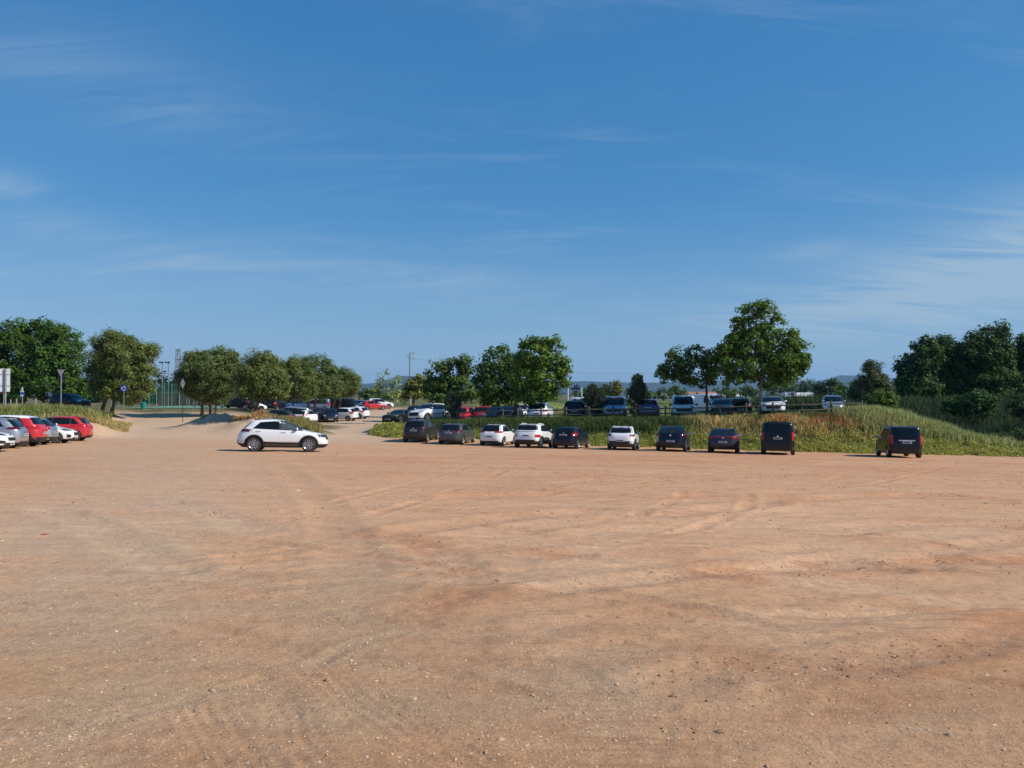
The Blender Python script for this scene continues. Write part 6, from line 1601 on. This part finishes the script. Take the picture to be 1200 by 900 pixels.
# ------------------------------------------------------------------ sports court beyond the track
def court():
    d = 97; z = gz(wx(180, d), d) + .012
    x0, x1 = wx(136, d), wx(250, d)
    b = MB(); b.box(((x0 + x1) / 2, d + 9, gz(wx(180, d), d) + .03), (x1 - x0, 20, .10)); o = b.build('court_slab', M['court']); tag(o, 'green painted sports court surface', kind='structure')
    root = empty('court_fence', (x0, d - 1.2, z)); h = CAM_H - (445.5 - HOR) / F * d - z
    n = 13
    xs_ = [i * (x1 - x0) / n for i in range(n + 1)]
    for i, xx in enumerate(xs_):
        MB().tube([(xx, 0, -.3), (xx, 0, h * (1 if i % 3 == 0 else .9))], .05, 8).build('post', M['post_green' if i % 3 else 'galv'], root, True)
    for i in range(n):
        MB().box(((xs_[i] + xs_[i + 1]) / 2, 0, h * .5 + .05), (xs_[1] - .08, .012, h * .78)).build('net', M['net'], root)
        MB().tube([(xs_[i], 0, h * .5), (xs_[i + 1], 0, h * .5)], .025, 6).build('rail', M['post_green'], root)
    tag(root, 'tall green wire fence around the sports court', 'fence')
    # low metal rail in front, in the shade of the pines
    x0b, x1b, db = wx(222, 90), wx(262, 90), 90
    root = empty('metal_railing', (x0b, db, gz(x0b, db))); n = 9
    for i in range(n + 1):
        xx = (x1b - x0b) * i / n; MB().tube([(xx, 0, -.2), (xx, 0, 1.5)], .03, 6).build('post', M['galv'], root)
    for hz_ in (.75, 1.45):
        for i in range(n): MB().tube([((x1b - x0b) * i / n, 0, hz_), ((x1b - x0b) * (i + 1) / n, 0, hz_)], .022, 6).build('rail', M['galv'], root)
    tag(root, 'grey metal railing in the shade under the pines', 'railing')
    d = 122; xa, xb_ = wx(187, d), wx(236, d); zt = CAM_H - (460 - HOR) / F * d; g = gz(xa, d)
    root = empty('brick_wall', ((xa + xb_) / 2, d, g))
    MB().box((0, 0, (zt - g) / 2), (xb_ - xa, .4, zt - g)).build('wall', M['wall_red'], root)
    MB().box((0, 0, zt - g + .05), (xb_ - xa + .1, .5, .10)).build('coping', M['concrete'], root)
    for k in (-.33, 0, .33): MB().box((k * (xb_ - xa), -.25, (zt - g) / 2), (.3, .12, zt - g - .02)).build('pier', M['wall_red'], root)
    tag(root, 'plain red-brown wall behind the sports court', 'wall')
    # floodlights
    for px, d, top, lab in ((190, 118, 424.5, 'thin floodlight mast with a small head beside the taller looking one'), (197.3, 112, 424.5, 'floodlight mast with a wider lamp head'), (193.5, 150, 435, 'short far floodlight mast between the two')):
        r, h, dd = post_thing('floodlight', lab, 'floodlight', px, d, top, .07, 'galv', 'floodlight masts at the court')
        MB().box((-.1, -.08, h - .1), (.6, .08, .07)).build('crossbar', M['galv'], r)
        for k in (-.3, .1): MB().box((k, -.15, h + .0), (.26, .2, .13), Matrix.Rotation(R(25), 3, 'X')).build('lamp', M['dark_metal'], r)
    # bin
    d = 93; x = wx(168, d); g = gz(x, d); r = empty('litter_bin', (x, d, g)); h = pxm(8.5, d)
    b = MB(); b.lathe([(0.04, .001), (0.04, .24), (h * .86, .31), (h * .86, .001)], 16, 'z'); b.build('container', M['teal'], r, True)
    b = MB(); b.lathe([(h * .861, .001), (h * .862, .34), (h * .93, .33), (h, .12), (h * 1.0, .001)], 16, 'z'); b.build('lid', M['teal'], r, True)
    tag(r, 'teal plastic litter bin at the end of the track by the court', 'bin')
court()

def masts():
    d = 135; x, y = wx(208.5, d), d; z = gz(x, y); h = CAM_H - (408.5 - HOR) / F * d - z
    r = empty('lattice_mast', (x, y, z))
    w0, w1 = .42, .26
    cs = [(-1, -1), (1, -1), (1, 1), (-1, 1)]
    for a, b in cs: MB().tube([(a * w0, b * w0, -.2), (a * w1, b * w1, h)], .05, 6).build('leg', M['mast'], r)
    n = 14
    for i in range(n):
        za, zb_ = h * i / n, h * (i + 1) / n; wa, wb_ = w0 + (w1 - w0) * i / n, w0 + (w1 - w0) * (i + 1) / n
        for k in range(4):
            p, q = cs[k], cs[(k + 1) % 4]
            if i % 2: p, q = q, p
            MB().tube([(p[0] * wa, p[1] * wa, za), (q[0] * wb_, q[1] * wb_, zb_)], .024, 5).build('brace', M['mast'], r)
    for hz_, ln in ((h * .80, 1.2), (h * .97, .5)): MB().box((0, 0, hz_), (ln, .1, .1)).build('crossarm', M['dark_metal'], r)
    tag(r, 'slim grey lattice mast rising behind the pines', 'mast')
    d = 150; x, y = wx(480.5, d), d; z = gz(x, y); h2 = CAM_H - (413 - HOR) / F * d - z
    r2 = empty('utility_pole', (x, y, z))
    MB().tube([(0, 0, -.4), (0, 0, h2)], [.22, .13], 10).build('pole', M['concrete'], r2, True)
    for hz_, ox, ln in ((h2 - .25, .25, .9), (h2 - .85, -.2, .9), (h2 - 1.3, .25, .9)):
        MB().box((ox, 0, hz_), (ln, .1, .09)).build('crossarm', M['galv'], r2)
        b = MB(); sgn = 1 if ox > 0 else -1
        b.lathe([(hz_ + .05, .05), (hz_ + .12, .07), (hz_ + .24, .05), (hz_ + .25, .001)], 8, 'z'); b.v = [(q[0] + ox + sgn * ln * .42, q[1], q[2]) for q in b.v]; b.build('insulator', M['dark_metal'], r2, True)
    tag(r2, 'concrete utility pole with short crossarms above the rounded tree', 'pole')
    def wire(name, lab, a, b, sag, rad=.018):
        a, b = Vector(a), Vector(b); pts = [a.lerp(b, k / 16) - Vector((0, 0, sag * 4 * (k / 16) * (1 - k / 16))) for k in range(17)]
        tag(MB().tube(pts, rad, 5).build(name, M['wire']), lab, 'wire')
    top = Vector((x + .6, y, z + h2 - 1.2))
    wire('power_line', 'thin wire from the utility pole over the plane trees', top, top + Vector((70, 60, -.5)), 1.6)
    wire('power_line', 'thin wire passing in front of the floodlight masts', (wx(120, 140), 140, CAM_H + 30 * 140 / F), (wx(209, 135), 135, CAM_H + 26 * 135 / F), .5)
    r, h, dd = post_thing('white_post', 'white post beneath the dark jagged panel, nearer the bright plane tree', 'post', 665.5, 150, 454, .13, 'white', 'white posts beyond the navy off-roader')
    r, h, dd = post_thing('white_post', 'white post beneath the dark jagged panel, nearer the young pines', 'post', 681.5, 150, 454, .13, 'white', 'white posts beyond the navy off-roader')
    # dark panel with a jagged top held above the field
    d = 156; x = wx(674.5, d); g = gz(x, d); r = empty('display_panel', (x, d, g))
    zb_ = CAM_H - (457 - HOR) / F * d - g; u = d / F
    prof = [(-5.5, 0), (5, 0), (5, 5.5), (4, 5.5), (3.6, 3), (2.6, 3.2), (2.2, 7.5), (1.2, 8), (.6, 5), (-.2, 4.5), (-.8, 6.5), (-1.6, 6), (-2, 3), (-3, 2.6), (-3.6, 4), (-5.5, 3)]
    MB().prism([(a * u, zb_ + b * u) for a, b in prof], -.06, .06).build('panel', M['dark_blue'], r)
    for k in (-3, 3): MB().tube([(k * u, .1, -.3), (k * u, .1, zb_ + 1.5 * u)], .07, 8).build('post', M['galv'], r)
    tag(r, 'dark blue panel with a jagged top on posts in the far field', 'sign')
masts()

# ------------------------------------------------------------------ far buildings and the lorry
def building(name, label, px0, px1, py, d, roof='tiles', wall='render', depth=14, rise=1.2, wins=4, cat='building'):
    x0, x1 = wx(px0, d), wx(px1, d); g = gz((x0 + x1) / 2, d) - .2; zt = CAM_H - (py - HOR) / F * d - g; w = x1 - x0
    r = empty(name, ((x0 + x1) / 2, d + depth / 2, g)); eave = max(zt - rise, 1.5)
    MB().box((0, 0, eave / 2), (w, depth, eave)).build('wall', M[wall], r)
    b = MB(); o = .4
    b.add([(-w / 2 - o, -depth / 2 - o, eave), (w / 2 + o, -depth / 2 - o, eave), (w / 2 + o, depth / 2 + o, eave), (-w / 2 - o, depth / 2 + o, eave), (-w / 2 - o, 0, eave + rise), (w / 2 + o, 0, eave + rise)],
          [(0, 1, 5, 4), (2, 3, 4, 5), (0, 4, 3), (1, 2, 5), (0, 3, 2, 1)]); b.build('roof', M[roof], r)
    for i in range(wins):
        xx = -w / 2 + w * (i + .5) / wins
        f = MB().box((xx, -depth / 2 - .02, eave * .55), (1.1, .08, 1.2)).build('window', M['white'], r)
        MB().box((xx, -depth / 2 - .07, eave * .55), (.9, .04, 1.0)).build('pane', M['glass'], f)
    tag(r, label, cat)
building('warehouse', 'long low cream shed with a pale roof beyond the violet hatchback', 736, 790, 463.3, 330, 'render', 'render', 16, .8, 6)
building('farmhouse', 'low house with a clay orange roof behind the white long van', 806, 842, 460.5, 240, 'tiles', 'render', 10, 1.5, 4, 'house')
building('farmhouse', 'pale low house behind the black off-roader', 848, 872, 460.5, 250, 'render', 'render', 10, 1.1, 3, 'house')
def lorry():
    d = 400; x = wx(938, d); g = gz(x, d) + .0; r = empty('lorry', (x, d, g)); u = d / F
    zt = CAM_H - (460 - HOR) / F * d - g
    def X(p): return wx(p, d) - x
    z0 = 1.15; MB().box(((X(930) + X(950)) / 2, 0, (zt + z0) / 2), (X(950) - X(930), 2.5, zt - z0)).build('trailer', M['trailer'], r)
    MB().box(((X(926.2) + X(929.9)) / 2, 0, (zt + z0) / 2 - .05), (X(929.9) - X(926.2), 2.48, zt - z0 - .1)).build('trailer_end', M['trailer_grey'], r)
    MB().box(((X(927) + X(951)) / 2, 0, .95), (X(951) - X(927), .9, .3)).build('chassis', M['dark_metal'], r)
    cab = MB(); cab.prism([(X(950.4), .55), (X(955.2), .55), (X(955.3), 1.7), (X(954.6), zt - .3), (X(953.6), zt - .05), (X(950.4), zt - .05)], -1.22, 1.22); c = cab.build('cab', M['trailer'], r)
    MB().prism([(X(951.8), 1.75), (X(954.6), 1.75), (X(954.1), zt - .75), (X(951.8), zt - .75)], -1.26, -1.225).build('cab_window', M['glass'], r)
    for px in (928.5, 931.5, 934.5, 951, 954):
        for sy_ in (-1.05, 1.05):
            b = MB(); b.lathe([(-.14, .001), (-.14, .5), (.14, .5), (.14, .001)], 18, 'y'); b.v = [(q[0] + X(px), q[1] + sy_, q[2] + .5) for q in b.v]; b.build('wheel', M['tyre'], r, True)
    cu = bpy.data.curves.new('lettering', 'FONT'); cu.body = 'JTE'; cu.size = 2.4; cu.align_x = 'CENTER'; cu.extrude = .01; cu.space_character = 1.25
    t = bpy.data.objects.new('t', cu); C.objects.link(t); dg = bpy.context.evaluated_depsgraph_get(); me = bpy.data.meshes.new_from_object(t.evaluated_get(dg)); bpy.data.objects.remove(t)
    me.materials.clear(); o = link('lettering', me, [M['ink']], r); o.rotation_euler = (R(90), 0, 0); o.location = (X(939.7), -1.27, z0 + (zt - z0) * .30)
    r.rotation_euler = (0, 0, R(22))
    tag(r, 'white articulated lorry with dark letters on its trailer crossing the plain', 'lorry')
    d = 408; x2 = wx(922.5, d); r = empty('lorry', (x2, d, gz(x2, d)))
    MB().prism([(-1.6, .6), (1.6, .6), (1.65, 1.9), (1.2, 3.0), (-1.6, 3.1)], -1.2, 1.2).build('cab', M['trailer'], r)
    MB().prism([(.1, 1.9), (1.45, 1.9), (1.1, 2.7), (.1, 2.7)], -1.24, -1.205).build('cab_window', M['glass'], r)
    for xx in (-1, 1.0):
        b = MB(); b.lathe([(-.14, .001), (-.14, .5), (.14, .5), (.14, .001)], 18, 'y'); b.v = [(q[0] + xx, q[1] - 1.05, q[2] + .5) for q in b.v]; b.build('wheel', M['tyre'], r, True)
    tag(r, 'white lorry cab close behind the lettered trailer', 'lorry')
lorry()
def far_strips():
    """crop strips on the plain"""
    for i, (px0, px1, d0, d1, c, lab) in enumerate(((560, 665, 108, 150, (.26, .29, .07), 'pale yellow-green crop strip'), (560, 700, 165, 250, (.085, .12, .045), 'darker green crop strip'), (730, 800, 150, 215, (.13, .17, .06), 'green maize strip'), (880, 1010, 130, 300, (.09, .115, .045), 'olive crop strip'))):
        xs_ = np.linspace(0, 1, 14); ys_ = np.linspace(d0, d1, 10); v = []
        for yv in ys_:
            for s_ in xs_:
                x = (px0 + (px1 - px0) * s_ - CX) / F * (d0 + d1) / 2
                v.append((x, yv, gz(x, yv) + .12 + .1 * random.random()))
        idx = np.arange(140).reshape(10, 14); f = np.stack([idx[:-1, :-1], idx[:-1, 1:], idx[1:, 1:], idx[1:, :-1]], -1).reshape(-1, 4)
        m = mat('crop_%d' % i, c, .9, 0, .1, 0, (.35, tuple(q * .7 for q in c)), (3, .6))
        tag(link('crop_field', mesh_np('crop_field', v, f, True), [m]), lab, kind='structure')
far_strips()

# ------------------------------------------------------------------ person by the cars
def person():
    x, y = wx(605.3, 65.2), 65.2; z = gz(x, y); root_name = 'person'
    V, E, Rr = [], [], []
    def add(p, r, par=None):
        V.append(p); Rr.append(r)
        if par is not None: E.append((par, len(V) - 1))
        return len(V) - 1
    pel = add((0, 0, .94), (.15, .11)); ab = add((0, 0, 1.12), (.145, .105), pel); ch = add((0, -.01, 1.34), (.17, .115), ab); nk = add((0, 0, 1.50), (.055, .055), ch)
    hd = add((0, -.01, 1.62), (.078, .092), nk); tp = add((0, -.01, 1.74), (.062, .075), hd)
    for s in (-1, 1):
        hip = add((s * .09, 0, .86), (.085, .09), pel); kn = add((s * .10, -.02, .48), (.058, .06), hip); an = add((s * .11, .02, .09), (.04, .042), kn); toe = add((s * .13, -.16, .035), (.04, .03), an)
        sh = add((s * .185, 0, 1.42), (.055, .055), ch); el = add((s * .25, .02, 1.14), (.042, .042), sh); wr = add((s * .25, -.10, .91), (.028, .028), el); pm = add((s * .25, -.13, .84), (.034, .018), wr)
        for k in range(4): f1 = add((s * (.225 + .017 * k), -.15, .79 - .004 * (k in (1, 2))), (.009, .009), pm); add((s * (.222 + .017 * k), -.145, .745 - .008 * (k in (1, 2))), (.007, .007), f1)
        th = add((s * .22, -.155, .83), (.010, .010), pm); add((s * .212, -.175, .795), (.008, .008), th)
    me = bpy.data.meshes.new('person'); me.from_pydata(V, E, [])
    o = bpy.data.objects.new('tmp', me); C.objects.link(o); md = o.modifiers.new('s', 'SKIN'); md.use_smooth_shade = True
    for i, r in enumerate(Rr): me.skin_vertices[0].data[i].radius = r
    me.skin_vertices[0].data[0].use_root = True
    sb = o.modifiers.new('u', 'SUBSURF'); sb.levels = 1; sb.render_levels = 1
    dg = bpy.context.evaluated_depsgraph_get(); bm_ = bpy.data.meshes.new_from_object(o.evaluated_get(dg)); bpy.data.objects.remove(o); bm_.name = 'person'
    bm_.materials.clear()
    for m in ('skin', 'shirt', 'trousers', 'ink'): bm_.materials.append(M[m])
    for p in bm_.polygons:
        c = p.center; arm = abs(c.x) > .19
        p.material_index = 3 if c.z < .085 else (2 if c.z < .98 and not arm else (1 if (c.z < 1.47 and not (arm and c.z < 1.2)) else 0)); p.use_smooth = True
    r = link(root_name, bm_, []); r.location = (x, y, z); r.rotation_euler = (0, 0, R(-35))
    hb = MB(); hb.lathe([(1.60, .088), (1.66, .098), (1.72, .094), (1.77, .065), (1.79, .001)], 16, 'z'); hb.v = [(a, b * 1.1 + .018, c) for a, b, c in hb.v]; hb.build('hair', M['hair'], r, True)
    for s in (-1, 1):
        e = MB(); e.lathe([(-.094, .001), (-.098, .011), (-.09, .014)], 8, 'y'); e.v = [(a + s * .032, b, c + 1.645) for a, b, c in e.v]; e.build('eye', M['ink'], r)
        e = MB(); e.tube([(s * .078, 0, 1.60), (s * .086, .01, 1.64)], .016, 6); e.build('ear', M['skin'], r, True)
    MB().tube([(0, -.098, 1.64), (0, -.122, 1.605), (0, -.1, 1.595)], [.008, .015, .008], 6).build('nose', M['skin'], r, True)
    MB().box((0, -.096, 1.565), (.045, .012, .01)).build('mouth', M['sign_red'], r)
    tag(r, 'person in a red-brown top and dark trousers standing by the parked cars', 'person')
person()

# ------------------------------------------------------------------ small litter on the dirt
def litter():
    x, y = lot_at(54, 626); z = float(built_z(np.array([x]), np.array([y]))[0])
    sc_ = .42; b = MB(); b.add([(-.13, -.03, 0), (.10, -.05, 0), (.14, .02, 0), (-.08, .05, 0), (-.10, -.02, .04), (.09, -.03, .05), (.11, .01, .035), (-.06, .03, .05)], [(0, 3, 2, 1), (4, 5, 6, 7), (0, 1, 5, 4), (1, 2, 6, 5), (2, 3, 7, 6), (3, 0, 4, 7)])
    b.v = [(q[0] * sc_, q[1] * sc_, q[2] * sc_) for q in b.v]; o = b.build('brick_shard', M['brickred']); o.location = (x, y, z - .005); tag(o, 'broken red piece of brick lying on the gravel', 'brick shard')
    x, y = lot_at(350, 575); z = float(built_z(np.array([x]), np.array([y]))[0])
    b = MB(); b.add([(-.12, -.06, .005), (.10, -.08, .02), (.13, .06, .0), (-.10, .08, .03), (.0, .0, .075)], [(0, 1, 4), (1, 2, 4), (2, 3, 4), (3, 0, 4), (3, 2, 1, 0)])
    b.v = [(q[0] * .45, q[1] * .45, q[2] * .5) for q in b.v]; o = b.build('paper_scrap', M['litter']); o.location = (x, y, z); tag(o, 'crumpled white scrap of paper on the dirt before the white crossover', 'litter')
litter()
haze()
